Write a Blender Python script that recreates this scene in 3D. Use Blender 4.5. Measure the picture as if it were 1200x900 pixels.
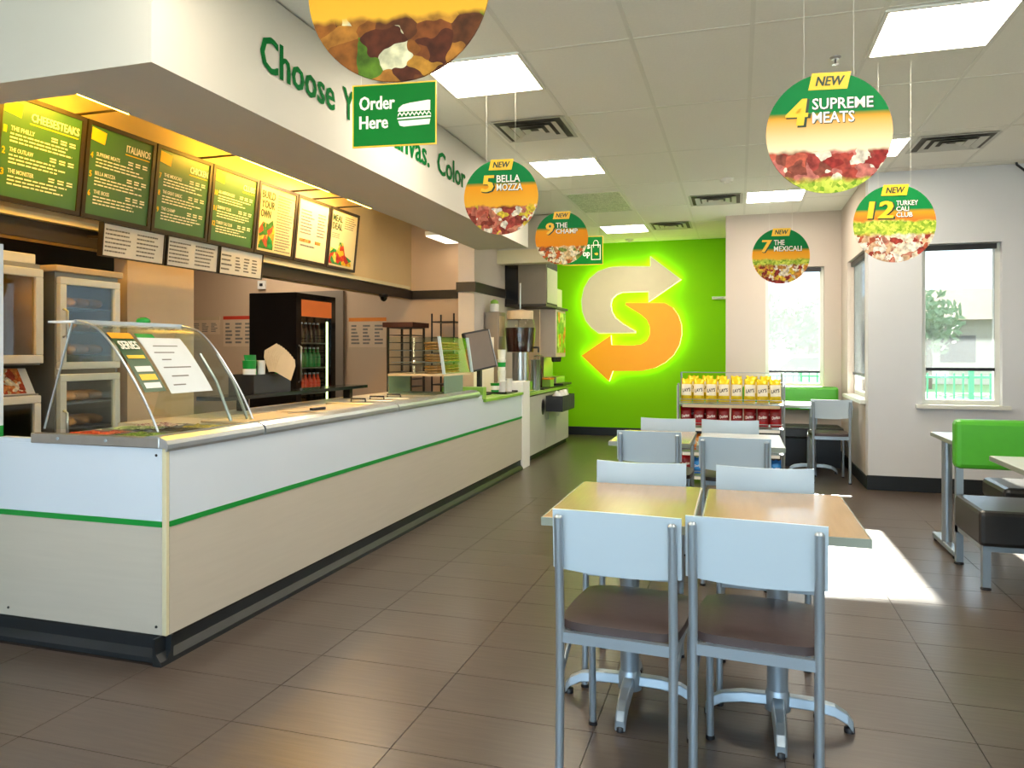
import bpy, math, random
from mathutils import Matrix, Vector, Euler
random.seed(7)
for o in list(bpy.data.objects): bpy.data.objects.remove(o, do_unlink=True)
scene = bpy.context.scene
C = scene.collection
R = math.radians

# ---------------------------------------------------------------- camera
FPX, VPX, HOR, CAMH = 870.0, 865.0, 412.0, 1.33      # focal length, vanishing point and horizon in a 1200x900 frame
YAW = math.atan2(VPX - 600, FPX)
cam_d = bpy.data.cameras.new('camera'); cam = bpy.data.objects.new('camera', cam_d); C.objects.link(cam)
cam_d.sensor_width = 36; cam_d.lens = FPX / 1200 * 36
cam_d.shift_y = (HOR - 450) / 1200
cam_d.clip_start = 0.05; cam_d.clip_end = 300
cam.location = (0, 0, CAMH); cam.rotation_euler = (R(90), 0, YAW)
scene.camera = cam

# ---------------------------------------------------------------- world, sun, exposure
w = bpy.data.worlds.new('world'); scene.world = w; w.use_nodes = True
bg = w.node_tree.nodes['Background']
bg.inputs[0].default_value = (0.64, 0.82, 1.0, 1); bg.inputs[1].default_value = 2.8
sun_d = bpy.data.lights.new('sun', 'SUN'); sun = bpy.data.objects.new('sun', sun_d); C.objects.link(sun)
sun_d.energy = 38; sun_d.angle = R(0.6); sun_d.color = (1, .93, .82)
SUNDIR = Vector((.012, -1, -.412))
sun.rotation_euler = SUNDIR.to_track_quat('-Z', 'Y').to_euler(); sun.location = (0, 20, 9)
vs = scene.view_settings
vs.view_transform = 'Standard'; vs.look = 'None'; vs.gamma = 1; vs.use_curve_mapping = False
vs.exposure = 1.06

# ---------------------------------------------------------------- helpers
def ray(px, py):
    xc = (px - 600) / FPX; zc = (HOR - py) / FPX
    return (xc * math.cos(YAW) - math.sin(YAW), xc * math.sin(YAW) + math.cos(YAW), zc)
def onz(px, py, z): r = ray(px, py); t = (z - CAMH) / r[2]; return (r[0]*t, r[1]*t, z)
def onx(px, py, x): r = ray(px, py); t = x / r[0]; return (x, r[1]*t, CAMH + r[2]*t)
def ony(px, py, y): r = ray(px, py); t = y / r[1]; return (r[0]*t, y, CAMH + r[2]*t)

class MB:
    def __init__(s): s.v = []; s.f = []; s.m = []; s.s = []
    def add(s, vs_, fs, mi=0, smooth=False):
        b = len(s.v); s.v += [tuple(v) for v in vs_]
        for f in fs: s.f.append([b + i for i in f]); s.m.append(mi); s.s.append(smooth)
        return s
    def box(s, x0, x1, y0, y1, z0, z1, mi=0):
        if x0 > x1: x0, x1 = x1, x0
        if y0 > y1: y0, y1 = y1, y0
        if z0 > z1: z0, z1 = z1, z0
        v = [(x, y, z) for z in (z0, z1) for y in (y0, y1) for x in (x0, x1)]
        return s.add(v, [(0,2,3,1),(4,5,7,6),(0,1,5,4),(2,6,7,3),(0,4,6,2),(1,3,7,5)], mi)
    def path(s, pts, r, n=10, mi=0, closed=False):
        pts = [Vector(p) for p in pts]; k = len(pts); rings = []
        ref = Vector((0, 0, 1))
        for i, p in enumerate(pts):
            a = pts[i-1] if (i > 0 or closed) else p
            b = pts[(i+1) % k] if (i < k-1 or closed) else p
            d = (b - a).normalized()
            u = d.cross(ref if abs(d.dot(ref)) < .95 else Vector((1, 0, 0))).normalized(); wv = d.cross(u)
            rr = r[i] if isinstance(r, (list, tuple)) else r
            rings.append([p + (u*math.cos(2*math.pi*j/n) + wv*math.sin(2*math.pi*j/n))*rr for j in range(n)])
        V = [q for g in rings for q in g]; Fc = []
        for i in range(k if closed else k-1):
            for j in range(n):
                a = i*n + j; b = i*n + (j+1) % n; i2 = ((i+1) % k)*n
                Fc.append((a, i2 + j, i2 + (j+1) % n, b))
        s.add(V, Fc, mi, True)
        if not closed:
            s.add(rings[0], [tuple(range(n))], mi); s.add(rings[-1], [tuple(range(n-1, -1, -1))], mi)
        return s
    def tube(s, a, b, r, n=10, mi=0): return s.path([a, b], r, n, mi)
    def lathe(s, prof, n=20, c=(0, 0, 0), mi=0, smooth=True):
        V = []; k = len(prof)
        for r_, z in prof:
            for j in range(n):
                a = 2*math.pi*j/n; V.append((c[0] + r_*math.cos(a), c[1] + r_*math.sin(a), c[2] + z))
        Fc = [(i*n+j, i*n+(j+1) % n, (i+1)*n+(j+1) % n, (i+1)*n+j) for i in range(k-1) for j in range(n)]
        s.add(V, Fc, mi, smooth)
        s.add(V[:n], [tuple(range(n-1, -1, -1))], mi); s.add(V[-n:], [tuple(range(n))], mi)
        return s
    def prism(s, pts, a, b, axis='y', mi=0, mside=None):
        def P(p, d):
            return (p[0], d, p[1]) if axis == 'y' else (p[0], p[1], d) if axis == 'z' else (d, p[0], p[1])
        n = len(pts); V = [P(p, a) for p in pts] + [P(p, b) for p in pts]
        ms = mi if mside is None else mside
        s.add(V, [tuple(range(n))], mi); s.add(V, [tuple(range(2*n-1, n-1, -1))], ms)
        return s.add(V, [(i, n+i, n+(i+1) % n, (i+1) % n) for i in range(n)], ms)
    def grid(s, fn, nu, nv, mi=0, smooth=True):
        V = [fn(i/nu, j/nv) for i in range(nu+1) for j in range(nv+1)]
        return s.add(V, [(i*(nv+1)+j, (i+1)*(nv+1)+j, (i+1)*(nv+1)+j+1, i*(nv+1)+j+1) for i in range(nu) for j in range(nv)], mi, smooth)
    def mesh(s, name, mats):
        me = bpy.data.meshes.new(name); me.from_pydata(s.v, [], s.f)
        for m in mats: me.materials.append(m)
        me.polygons.foreach_set('material_index', s.m); me.polygons.foreach_set('use_smooth', s.s)
        me.update(); return me

def obj(name, mb, mats, parent=None, loc=(0, 0, 0), rot=(0, 0, 0), bevel=0, fix=True):
    mats = mats if isinstance(mats, (list, tuple)) else [mats]
    me = mb.mesh(name, mats) if isinstance(mb, MB) else mb
    if isinstance(mb, MB) and fix:
        import bmesh
        bm = bmesh.new(); bm.from_mesh(me); bmesh.ops.recalc_face_normals(bm, faces=bm.faces); bm.to_mesh(me); bm.free()
    o = bpy.data.objects.new(name, me); C.objects.link(o); o.location = loc; o.rotation_euler = rot
    if parent: o.parent = parent
    if bevel:
        b = o.modifiers.new('bevel', 'BEVEL'); b.width = bevel; b.segments = 2; b.limit_method = 'ANGLE'; b.angle_limit = R(40)
    return o
def tag(o, label, cat, group=None):
    o['label'] = label; o['category'] = cat
    if group: o['group'] = group
    return o
def thing(name, label, cat, loc=(0, 0, 0), rotz=0, group=None, tilt=0):
    o = bpy.data.objects.new(name, None); C.objects.link(o); o.empty_display_size = .1
    o.location = loc; o.rotation_euler = (tilt, 0, rotz); return tag(o, label, cat, group)
def struct(o): o['kind'] = 'structure'; return o
def kids(o): return [c for c in bpy.data.objects if c.parent == o]
def copy_tree(o, parent=None):
    c = o.copy(); C.objects.link(c); c.parent = parent
    for ch in kids(o): copy_tree(ch, c)
    return c
def B(*a): return MB().box(*a)

def lin(h):
    h = h.lstrip('#'); r = []
    for i in (0, 2, 4):
        v = int(h[i:i+2], 16)/255; r.append(v/12.92 if v <= .04045 else ((v+.055)/1.055)**2.4)
    return (*r, 1)
def mat(name, col, rough=.5, metal=0, var=.04, scale=8, bump=0, stretch=None, emit=0, ecol=None, coat=0, spec=.5):
    m = bpy.data.materials.new(name); m.use_nodes = True; nt = m.node_tree; b = nt.nodes['Principled BSDF']
    c = lin(col); b.inputs['Roughness'].default_value = rough; b.inputs['Metallic'].default_value = metal
    b.inputs['Coat Weight'].default_value = coat; b.inputs['Specular IOR Level'].default_value = spec
    tc = nt.nodes.new('ShaderNodeTexCoord'); mp = nt.nodes.new('ShaderNodeMapping'); nz = nt.nodes.new('ShaderNodeTexNoise')
    nt.links.new(tc.outputs['Object'], mp.inputs[0]); nt.links.new(mp.outputs[0], nz.inputs[0])
    if stretch: mp.inputs['Scale'].default_value = stretch
    nz.inputs['Scale'].default_value = scale; nz.inputs['Detail'].default_value = 4
    mx = nt.nodes.new('ShaderNodeMix'); mx.data_type = 'RGBA'
    mx.inputs[6].default_value = tuple(min(1, max(0, v*(1-var*2))) for v in c[:3]) + (1,)
    mx.inputs[7].default_value = tuple(min(1, v*(1+var*2)) for v in c[:3]) + (1,)
    nt.links.new(nz.outputs['Fac'], mx.inputs[0]); nt.links.new(mx.outputs[2], b.inputs['Base Color'])
    if bump:
        bp = nt.nodes.new('ShaderNodeBump'); bp.inputs['Strength'].default_value = bump; bp.inputs['Distance'].default_value = .01
        nt.links.new(nz.outputs['Fac'], bp.inputs['Height']); nt.links.new(bp.outputs[0], b.inputs['Normal'])
    if emit:
        b.inputs['Emission Color'].default_value = lin(ecol or col); b.inputs['Emission Strength'].default_value = emit
    return m
def glass(name, tint='#fafdfc', refl=.9, haze=0.0, hcol='#ffffff'):
    m = bpy.data.materials.new(name); m.use_nodes = True; nt = m.node_tree; nt.nodes.remove(nt.nodes['Principled BSDF'])
    out = nt.nodes['Material Output']; t = nt.nodes.new('ShaderNodeBsdfTransparent'); t.inputs[0].default_value = lin(tint)
    g = nt.nodes.new('ShaderNodeBsdfGlossy'); g.inputs['Roughness'].default_value = .02; g.inputs[0].default_value = (refl, refl, refl, 1)
    lw = nt.nodes.new('ShaderNodeLayerWeight'); lw.inputs[0].default_value = .5
    pw = nt.nodes.new('ShaderNodeMath'); pw.operation = 'POWER'; pw.inputs[1].default_value = 4; nt.links.new(lw.outputs['Facing'], pw.inputs[0])
    fr = nt.nodes.new('ShaderNodeMath'); fr.operation = 'MULTIPLY_ADD'; fr.inputs[1].default_value = .6; fr.inputs[2].default_value = .035; nt.links.new(pw.outputs[0], fr.inputs[0])
    mx = nt.nodes.new('ShaderNodeMixShader'); nt.links.new(fr.outputs[0], mx.inputs[0]); nt.links.new(t.outputs[0], mx.inputs[1]); nt.links.new(g.outputs[0], mx.inputs[2])
    last = mx
    if haze:
        d = nt.nodes.new('ShaderNodeBsdfDiffuse'); d.inputs[0].default_value = lin(hcol)
        tr = nt.nodes.new('ShaderNodeBsdfTranslucent'); tr.inputs[0].default_value = lin(hcol)
        a = nt.nodes.new('ShaderNodeMixShader'); a.inputs[0].default_value = .2
        nt.links.new(d.outputs[0], a.inputs[1]); nt.links.new(tr.outputs[0], a.inputs[2])
        h = nt.nodes.new('ShaderNodeMixShader'); h.inputs[0].default_value = haze
        nt.links.new(mx.outputs[0], h.inputs[1]); nt.links.new(a.outputs[0], h.inputs[2]); last = h
    nt.links.new(last.outputs[0], out.inputs[0]); return m
def emis(name, col, st):
    m = bpy.data.materials.new(name); m.use_nodes = True; nt = m.node_tree; nt.nodes.remove(nt.nodes['Principled BSDF'])
    e = nt.nodes.new('ShaderNodeEmission'); e.inputs[0].default_value = lin(col); e.inputs[1].default_value = st
    nt.links.new(e.outputs[0], nt.nodes['Material Output'].inputs[0]); return m
def food(name, cols, scale=40, rough=.45):
    """speckled print or filling: voronoi cells coloured from a palette"""
    m = mat(name, cols[0], rough, var=.0, spec=.2); nt = m.node_tree; b = nt.nodes['Principled BSDF']
    tc = nt.nodes.new('ShaderNodeTexCoord'); nz = nt.nodes.new('ShaderNodeTexNoise'); nz.inputs['Scale'].default_value = scale*.6
    ad = nt.nodes.new('ShaderNodeMix'); ad.data_type = 'VECTOR'; ad.inputs[0].default_value = .10
    nt.links.new(tc.outputs['Object'], nz.inputs[0]); nt.links.new(tc.outputs['Object'], ad.inputs[4]); nt.links.new(nz.outputs['Color'], ad.inputs[5])
    vo = nt.nodes.new('ShaderNodeTexVoronoi'); vo.inputs['Scale'].default_value = scale; nt.links.new(ad.outputs[1], vo.inputs['Vector'])
    cr = nt.nodes.new('ShaderNodeValToRGB'); cr.color_ramp.interpolation = 'CONSTANT'
    e = cr.color_ramp.elements
    while len(e) < len(cols): e.new(.5)
    for i, h in enumerate(cols): e[i].position = i/len(cols); e[i].color = lin(h)
    sp = nt.nodes.new('ShaderNodeSeparateColor'); nt.links.new(vo.outputs['Color'], sp.inputs[0])
    nt.links.new(sp.outputs[0], cr.inputs[0])
    n2 = nt.nodes.new('ShaderNodeTexNoise'); n2.inputs['Scale'].default_value = scale*1.6; n2.inputs['Detail'].default_value = 5; nt.links.new(tc.outputs['Object'], n2.inputs[0])
    mr = nt.nodes.new('ShaderNodeMapRange'); mr.inputs[1].default_value = .3; mr.inputs[2].default_value = .7; mr.inputs[3].default_value = .45; mr.inputs[4].default_value = 1.15; nt.links.new(n2.outputs['Fac'], mr.inputs[0])
    hv = nt.nodes.new('ShaderNodeHueSaturation'); nt.links.new(cr.outputs[0], hv.inputs['Color']); nt.links.new(mr.outputs[0], hv.inputs['Value'])
    nt.links.new(hv.outputs[0], b.inputs['Base Color'])
    return m, hv

M = {}
M['wallcream'] = mat('cream_wall_paint', '#c6bab0', .7, var=.012, scale=3)
M['wallwhite'] = mat('white_soffit_paint', '#c8c5ba', .65, var=.01, scale=3)
M['soffitgrey'] = mat('taupe_soffit_paint', '#cbc2b4', .6, var=.015, scale=3)
M['kitchen'] = mat('tan_kitchen_panel', '#ccb092', .55, var=.03, scale=2)
M['lime'] = mat('lime_wall_paint', '#86d400', .6, var=.015, scale=2, spec=.15)
M['base'] = mat('black_rubber_base', '#12181d', .45, var=.1)
M['ceil'] = mat('ceiling_tile_white', '#efefe6', .85, var=.02, scale=60, bump=.15)
M['tbar'] = mat('white_grid_metal', '#e4e4da', .5, var=.01)
M['white'] = mat('white_laminate', '#d2dce8', .25, var=.01, scale=2)
M['beige'] = mat('pale_wood_laminate', '#c2baac', .35, var=.03, scale=3, stretch=(1, 1, 14))
M['cream'] = mat('cream_trim', '#d6cdaa', .4, var=.02)
M['green'] = mat('green_stripe', '#008f34', .4, var=.02)
M['signgreen'] = mat('sign_green', '#007326', .6, var=.02, spec=.15)
M['steel'] = mat('brushed_steel', '#b9bcbd', .28, 1, var=.05, scale=20, stretch=(1, 12, 1))
M['alum'] = mat('satin_aluminium', '#c4cbd2', .3, .9, var=.03, scale=10)
M['chairmetal'] = mat('silver_grey_powder_coat', '#a5b2bd', .35, .7, var=.03)
M['chairback'] = mat('white_chair_laminate', '#b8c8d4', .3, var=.012, scale=3)
M['vinyl'] = mat('dark_brown_vinyl', '#4a3d3c', .38, var=.06, scale=30, bump=.05)
M['blackvinyl'] = mat('black_vinyl', '#2b2928', .33, var=.08, scale=30, bump=.05)
M['limevinyl'] = mat('lime_vinyl', '#4fae2c', .35, var=.04, scale=20, bump=.04)
M['wood'] = mat('maple_tabletop', '#ac8f6a', .16, var=.06, scale=4, stretch=(10, 1, 1))
M['greytop'] = mat('pale_grey_tabletop', '#c9cdcd', .25, var=.03)
M['edge'] = mat('grey_table_edge', '#8b9488', .4, var=.03)
M['black'] = mat('black_plastic', '#15151a', .4, var=.08)
M['blackgloss'] = mat('black_gloss', '#0d0d10', .15, var=.05)
M['frameblack'] = mat('dark_sign_frame', '#2b2218', .45, var=.06)
M['menugreen'] = mat('menu_green_print', '#40704a', .35, var=.10, scale=3)
M['menucream'] = mat('menu_cream_print', '#cfc59c', .35, var=.03, scale=4)
M['paper'] = mat('white_paper', '#e9e7e2', .6, var=.02)
M['textwhite'] = mat('print_white', '#f3f1e4', .5, var=.01)
M['textdark'] = mat('print_dark_green', '#1f3b22', .5, var=.03)
M['textgrey'] = mat('print_grey', '#6c6a66', .6, var=.04)
M['yellow'] = mat('print_yellow', '#f5c21b', .45, var=.03)
M['orange'] = mat('print_orange', '#f2a01a', .45, var=.04)
M['red'] = mat('print_red', '#cf3b22', .5, var=.04)
M['ovenwhite'] = mat('oven_white_enamel', '#dcddd8', .35, var=.03)
M['dark'] = mat('dark_interior', '#23201d', .7, var=.1)
M['bread'] = mat('baked_bread', '#b67c3c', .7, var=.2, scale=30, bump=.3)
M['tan'] = mat('kraft_tan', '#c9b18e', .65, var=.05)
M['cup'] = mat('paper_cup_white', '#ebe9e4', .5, var=.02)
M['tea'] = mat('dark_tea', '#2a0f0a', .1, var=.1)
M['limetop'] = mat('lime_laminate', '#8dbb4a', .3, var=.03)
M['screen'] = mat('monitor_rear_grey', '#6f6258', .35, .3, var=.05)
M['glass'] = glass('clear_pane')
M['case'] = glass('case_glass', '#f6fbf9')
M['shade'] = glass('solar_shade_screen', '#ffffff', .05, haze=.32, hcol='#8d9296')
M['denseshade'] = glass('dense_shade_cloth', '#ffffff', .05, haze=.97, hcol='#d9dadb')
M['diffuser'] = emis('light_diffuser', '#fff1da', 15)
M['strip'] = emis('menu_strip_tube', '#ffbf35', 80)
M['fridgelight'] = emis('fridge_tube', '#d8e89a', 2.2)

def floor_mats():
    m = mat('brown_wood_look_tile', '#51463f', .30, var=.16, scale=3.2, stretch=(1.2, 16, 1), bump=.06); nt = m.node_tree
    m2 = m.copy(); m2.name = 'brown_wood_look_tile_far'; nt = m2.node_tree; b = nt.nodes['Principled BSDF']
    src = b.inputs['Base Color'].links[0].from_socket
    tc = nt.nodes.new('ShaderNodeTexCoord'); br = nt.nodes.new('ShaderNodeTexBrick'); br.offset = 0
    mp = nt.nodes.new('ShaderNodeMapping'); mp.inputs['Location'].default_value = (1.745, -2.26, 0)
    nt.links.new(tc.outputs['Object'], mp.inputs[0]); nt.links.new(mp.outputs[0], br.inputs['Vector'])
    br.inputs['Scale'].default_value = 1; br.inputs['Brick Width'].default_value = .63; br.inputs['Row Height'].default_value = .3035; br.inputs['Mortar Size'].default_value = .002
    mx = nt.nodes.new('ShaderNodeMix'); mx.data_type = 'RGBA'; mx.inputs[7].default_value = lin('#2a211d')
    nt.links.new(br.outputs['Fac'], mx.inputs[0]); nt.links.new(src, mx.inputs[6]); nt.links.new(mx.outputs[2], b.inputs['Base Color'])
    return m, m2
M['tile'], M['tilefar'] = floor_mats()
M['grout'] = mat('dark_grout', '#2a211d', .9, var=.1)

def text_mesh(s, bold=.0, shear=0):
    cu = bpy.data.curves.new('t', 'FONT'); cu.body = s; cu.resolution_u = 2; cu.offset = bold; cu.shear = shear
    o = bpy.data.objects.new('t', cu); me = bpy.data.meshes.new_from_object(o)
    bpy.data.objects.remove(o); bpy.data.curves.remove(cu); return me
def txt(mb, s, x0, z0, wd, h, y=-.004, bold=.02, shear=0, mi=0):
    """lettering in the XZ plane facing -Y, fitted to the box wd x h at (x0, z0)"""
    me = text_mesh(s, min(bold, .012), shear); sh_ = max(0, bold-.012)*1.3
    xs = [v.co.x for v in me.vertices]; ys = [v.co.y for v in me.vertices]
    ax, bx, ay, by = min(xs), max(xs), min(ys), max(ys)
    if wd is None: wd = (bx-ax)*h/(by-ay)
    ax -= sh_; bx += sh_
    for k, d in enumerate((0, -sh_, sh_) if sh_ else (0,)):
        V = [(x0 + (v.co.x+d-ax)/(bx-ax)*wd, y-.0002*k, z0 + (v.co.y-ay)/(by-ay)*h) for v in me.vertices]
        mb.add(V, [tuple(p.vertices) for p in me.polygons], mi)
    bpy.data.meshes.remove(me); return wd
def lines(mb, x0, x1, z0, z1, n, y=-.004, fill=.55, mi=0, rag=.3):
    """rows of fine print too small to read"""
    st = (z1-z0)/n
    for i in range(n):
        zt = z1 - st*(i+.2); e = x1 - random.random()*rag*(x1-x0); x = x0
        while x < e:
            ww = random.uniform(.03, .09)*(x1-x0)*1.4; mb.box(x, min(x+ww, e), y, y+.001, zt-st*fill, zt, mi); x += ww + .02*(x1-x0)

# ---------------------------------------------------------------- structure
CEIL = 3.05
XR, YF = 3.2, -2.6
fl = MB(); fl.box(-8.4, XR+.1, YF-.1, 6.51, -.12, -.006); fl.box(-8.4, XR+.1, 6.51, 11.9, -.12, 0, 1)
floor = struct(obj('floor', fl, [M['grout'], M['tilefar']]))
tile_me = None
ys0 = 2.26 - .3035*4
tmesh = B(-.3135, .3135, -.1503, .1503, -.02, 0).mesh('floor_tile', [M['tile']])
for i in range(-4, 9):
    for j in range(0, 18):
        yy = ys0 + .3035*(j+.5); xx = -1.745 + .63*(i+.5) - .63
        if yy + .15 > 6.51: continue
        if (xx < -2.5 and yy > 2.7) or xx < -3.9: continue
        o = bpy.data.objects.new('floor_tile', tmesh); C.objects.link(o); o.parent = floor; o.location = (xx, yy, 0)

def wall(name, axis, a0, a1, b0, b1, z0, z1, m, holes=()):
    """wall slab: axis 'y' = runs along X between y a0..a1; holes are (b0,b1,z0,z1)"""
    mb = MB()
    def bx(p, q, r, t):
        if q - p < 1e-4 or t - r < 1e-4: return
        if axis == 'y': mb.box(p, q, a0, a1, r, t)
        else: mb.box(a0, a1, p, q, r, t)
    cur = b0
    for h in sorted(holes):
        bx(cur, h[0], z0, z1); bx(h[0], h[1], z0, h[2]); bx(h[0], h[1], h[3], z1); cur = h[1]
    bx(cur, b1, z0, z1)
    return struct(obj(name, mb, m))

YB, YBUMP, XS, YG = 9.8, 7.85, 1.2, 11.7
wbw = (ony(897, 400, YB)[0], ony(966, 400, YB)[0], ony(930, 453, YB)[2], ony(930, 313, YB)[2])
bw = (1.665, 2.325, .83, 2.345)
sw = (8.05, 9.25, .85, 2.35)
wall('wall_back', 'y', YG, YG+.15, -3.4, -.15, 0, CEIL, M['lime'])
wall('wall_back_window', 'y', YB, YB+.15, -.15, XS, 0, CEIL, M['wallcream'], [wbw])
wall('wall_back_return', 'x', -.15, 0, YB+.15, YG+.15, 0, CEIL, M['wallcream'])
wall('wall_side_bay', 'x', XS, XS+.15, YBUMP+.16, YB+.15, 0, CEIL, M['wallcream'], [sw])
wall('wall_bay_front', 'y', YBUMP, YBUMP+.16, XS, XR+.15, 0, CEIL, mat('cool_white_wall_paint', '#d2d4d8', .6, var=.01), [bw])
rwins = [(.6, 2.6, .85, 2.35)]
wall('wall_right', 'x', XR, XR+.15, YF, YBUMP, 0, CEIL, M['wallcream'], rwins)
fwins = [(-3.7, -1.65, .15, 2.75), (-1.55, .55, .15, 2.75), (.65, 2.9, .15, 2.75)]
wall('wall_front', 'y', YF-.15, YF, -4.0, XR+.15, 0, CEIL, M['wallcream'], fwins)
wall('wall_left', 'x', -4.0, -3.9, YF, 2.37, 0, CEIL, M['wallcream'])
wall('wall_kitchen_near', 'y', 2.56, 2.68, -8.4, -3.5, 0, CEIL, M['kitchen'])
wall('wall_kitchen_left', 'x', -8.4, -8.3, 2.68, 9.3, 0, CEIL, M['kitchen'])
YK = 9.15
wall('wall_kitchen_back', 'y', YK, YK+.15, -8.4, -3.15, 0, CEIL, M['kitchen'])
wall('wall_kitchen_pier', 'x', -4.32, -4.2, 4.30, 4.98, 0, 2.03, mat('tan_pier_panel', '#e2c6a4', .55, var=.02))
XM = -4.2
wall('wall_recess_shade', 'x', -4.84, -4.78, 2.68, 5.3, 0, 2.6, mat('recess_shade_panel', '#2c2b28', .6))  # added dark panel, its colour gives the shade of the opening behind the ovens
wall('wall_bulkhead', 'x', XM-.12, XM, 2.68, YK, 2.03, CEIL, mat('bulkhead_cream', '#d2ba8c', .6, var=.02))
wall('wall_station_pier', 'x', -3.15, -2.95, 8.17, YG, 0, CEIL, M['wallcream'])
struct(obj('trim_1', B(XM-.01, XM+.02, 2.68, YK-.02, 2.03, 2.145), M['frameblack']))
struct(obj('trim_2', B(XM, -3.15, YK-.02, YK, 2.03, 2.145), M['frameblack']))
struct(obj('trim_3', B(-3.17, -2.93, 8.15, 9.9, 2.03, 2.145), M['frameblack']))
struct(obj('trim_4', B(XM, XM+.05, 2.68, 9.0, 2.15, 2.19), M['cream']))
# dropped soffit over the counter with its header at the near end, and the header beam over the drink station
sof = MB()
sof.box(-2.75, -2.17, 2.34, 7.72, 2.45, CEIL); sof.box(-3.9, -2.75, 2.34, 2.54, 2.45, CEIL)
for i, f in enumerate(sof.f):
    zs = [sof.v[k][2] for k in f]
    if max(zs) < 2.46: sof.m[i] = 1
soffit = struct(obj('wall_soffit', sof, [M['wallwhite'], M['soffitgrey']]))
struct(obj('trim_5', B(-2.95, -2.2, 9.02, 9.2, 2.45, 2.62), M['cream']))
struct(obj('wall_station_header', B(-2.95, -2.2, 9.04, 9.18, 2.62, CEIL), M['wallwhite']))
# partition end at the left of the counter with its green edge
pt = ony(4.0, 600, 2.67)[0]
part = struct(obj('wall_partition', B(-3.49, pt-.012, 2.56, 2.66, 0, 1.84), M['white']))
obj('edge_trim', B(pt-.012, pt, 2.55, 2.67, .1, .98), M['green'], part)
obj('edge_cap', B(pt-.012, pt, 2.55, 2.67, .98, 1.84), M['white'], part)

ceil = struct(obj('ceiling', B(-8.4, XR+.15, YF-.15, 11.85, CEIL+.01, CEIL+.1), M['ceil']))
GX = [.0725 + .635*k for k in range(-4, 6)]; GX = [-2.17] + [x for x in GX if -2.16 < x < XR] + [XR]
GY = [-1.9 + 1.2*k for k in range(-1, 12)]; GY = [YF] + [y for y in GY if YF < y < YG-.05] + [YG]
tiles = {}
for a, b in zip(GX, GX[1:]):
    for c, d in zip(GY, GY[1:]):
        if c >= YB-.3 and a > -.2: continue
        k = (round(b-a, 3), round(d-c, 3))
        if k not in tiles: tiles[k] = B(-k[0]/2+.012, k[0]/2-.012, -k[1]/2+.012, k[1]/2-.012, 0, .02).mesh('ceiling_tile', [M['ceil']])
        o = bpy.data.objects.new('ceiling_tile', tiles[k]); C.objects.link(o); o.parent = ceil; o.location = ((a+b)/2, (c+d)/2, CEIL)
tb = MB()
for x in GX[1:-1]: tb.box(x-.012, x+.012, YF, YB if x > -.15 else YG, CEIL-.003, CEIL+.01)
for y in GY[1:-1]: tb.box(-2.17, XR, y-.011, y+.011, CEIL-.002, CEIL+.01)
obj('ceiling_grid', tb, M['tbar'], ceil)

def baseboard(name, *a): struct(obj(name, B(*a), M['base'], bevel=.004))
baseboard('baseboard_back', -2.95, -.15, YG-.015, YG, 0, .13)
baseboard('baseboard_bay_back', -.15, XS, YB-.015, YB, 0, .12)
baseboard('baseboard_bay_side', XS-.015, XS, YBUMP, YB-.016, 0, .12)
baseboard('baseboard_bay_front', XS-.015, XR, YBUMP-.015, YBUMP, 0, .14)
baseboard('baseboard_right', XR-.015, XR, YF, YBUMP-.016, 0, .12)
baseboard('baseboard_left', -3.9, -3.885, YF, 2.3, 0, .12)

winframe = mat('white_window_frame', '#d9dad2', .4, var=.02)
def window(n, axis, a, b0, b1, z0, z1, depth, inward, shade=None, sill=True, cloth='shade'):
    """a = inner wall face; frame sits .1 outwards; inward = -1/+1 direction into the room"""
    def bx(mb, p0, p1, d0, d1, r0, r1):
        d0, d1 = a - inward*d0, a - inward*d1
        if axis == 'y': mb.box(p0, p1, d0, d1, r0, r1)
        else: mb.box(d0, d1, p0, p1, r0, r1)
    f = MB(); t = .045
    bx(f, b0, b0+t, .07, .13, z0, z1); bx(f, b1-t, b1, .07, .13, z0, z1)
    bx(f, b0+t, b1-t, .07, .13, z1-t, z1); bx(f, b0+t, b1-t, .07, .13, z0, z0+t)
    fo = struct(obj('window_%d' % n, f, winframe))
    p = MB(); bx(p, b0+t, b1-t, .098, .104, z0+t, z1-t); obj('pane', p, M['glass'], fo)
    if sill:
        s_ = MB(); bx(s_, b0-.06, b1+.06, -.05, .0, z0-.035, z0); bx(s_, b0, b1, 0, .069, z0-.02, z0+.002); obj('window_sill', s_, winframe, fo)
    if shade is not None:
        s_ = MB(); bx(s_, b0+t, b1-t, .060, .064, shade, z1-.05); obj('roller_shade', s_, M[cloth], fo)
        s_ = MB(); bx(s_, b0+t, b1-t, .048, .072, shade-.03, shade); obj('shade_bar', s_, M['black'], fo)
        s_ = MB(); bx(s_, b0+t-.01, b1-t+.01, .03, .07, z1-.06, z1-.01); obj('shade_roller', s_, M['black'], fo)
    return fo
window(1, 'y', YBUMP, *bw, .16, -1, shade=ony(1120, 431, YBUMP)[2])
w2 = window(2, 'y', YB, *wbw, .15, -1, shade=ony(930, 436, YB)[2]+.02, sill=False)
window(3, 'x', XS, *sw, .15, -1, shade=1.1)
for i, h in enumerate(rwins): window(4+i, 'x', XR, *h, .15, -1, shade=1.1, cloth='denseshade')
for i, h in enumerate(fwins): window(5+i, 'y', YF, *h, .15, 1, sill=False)

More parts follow.
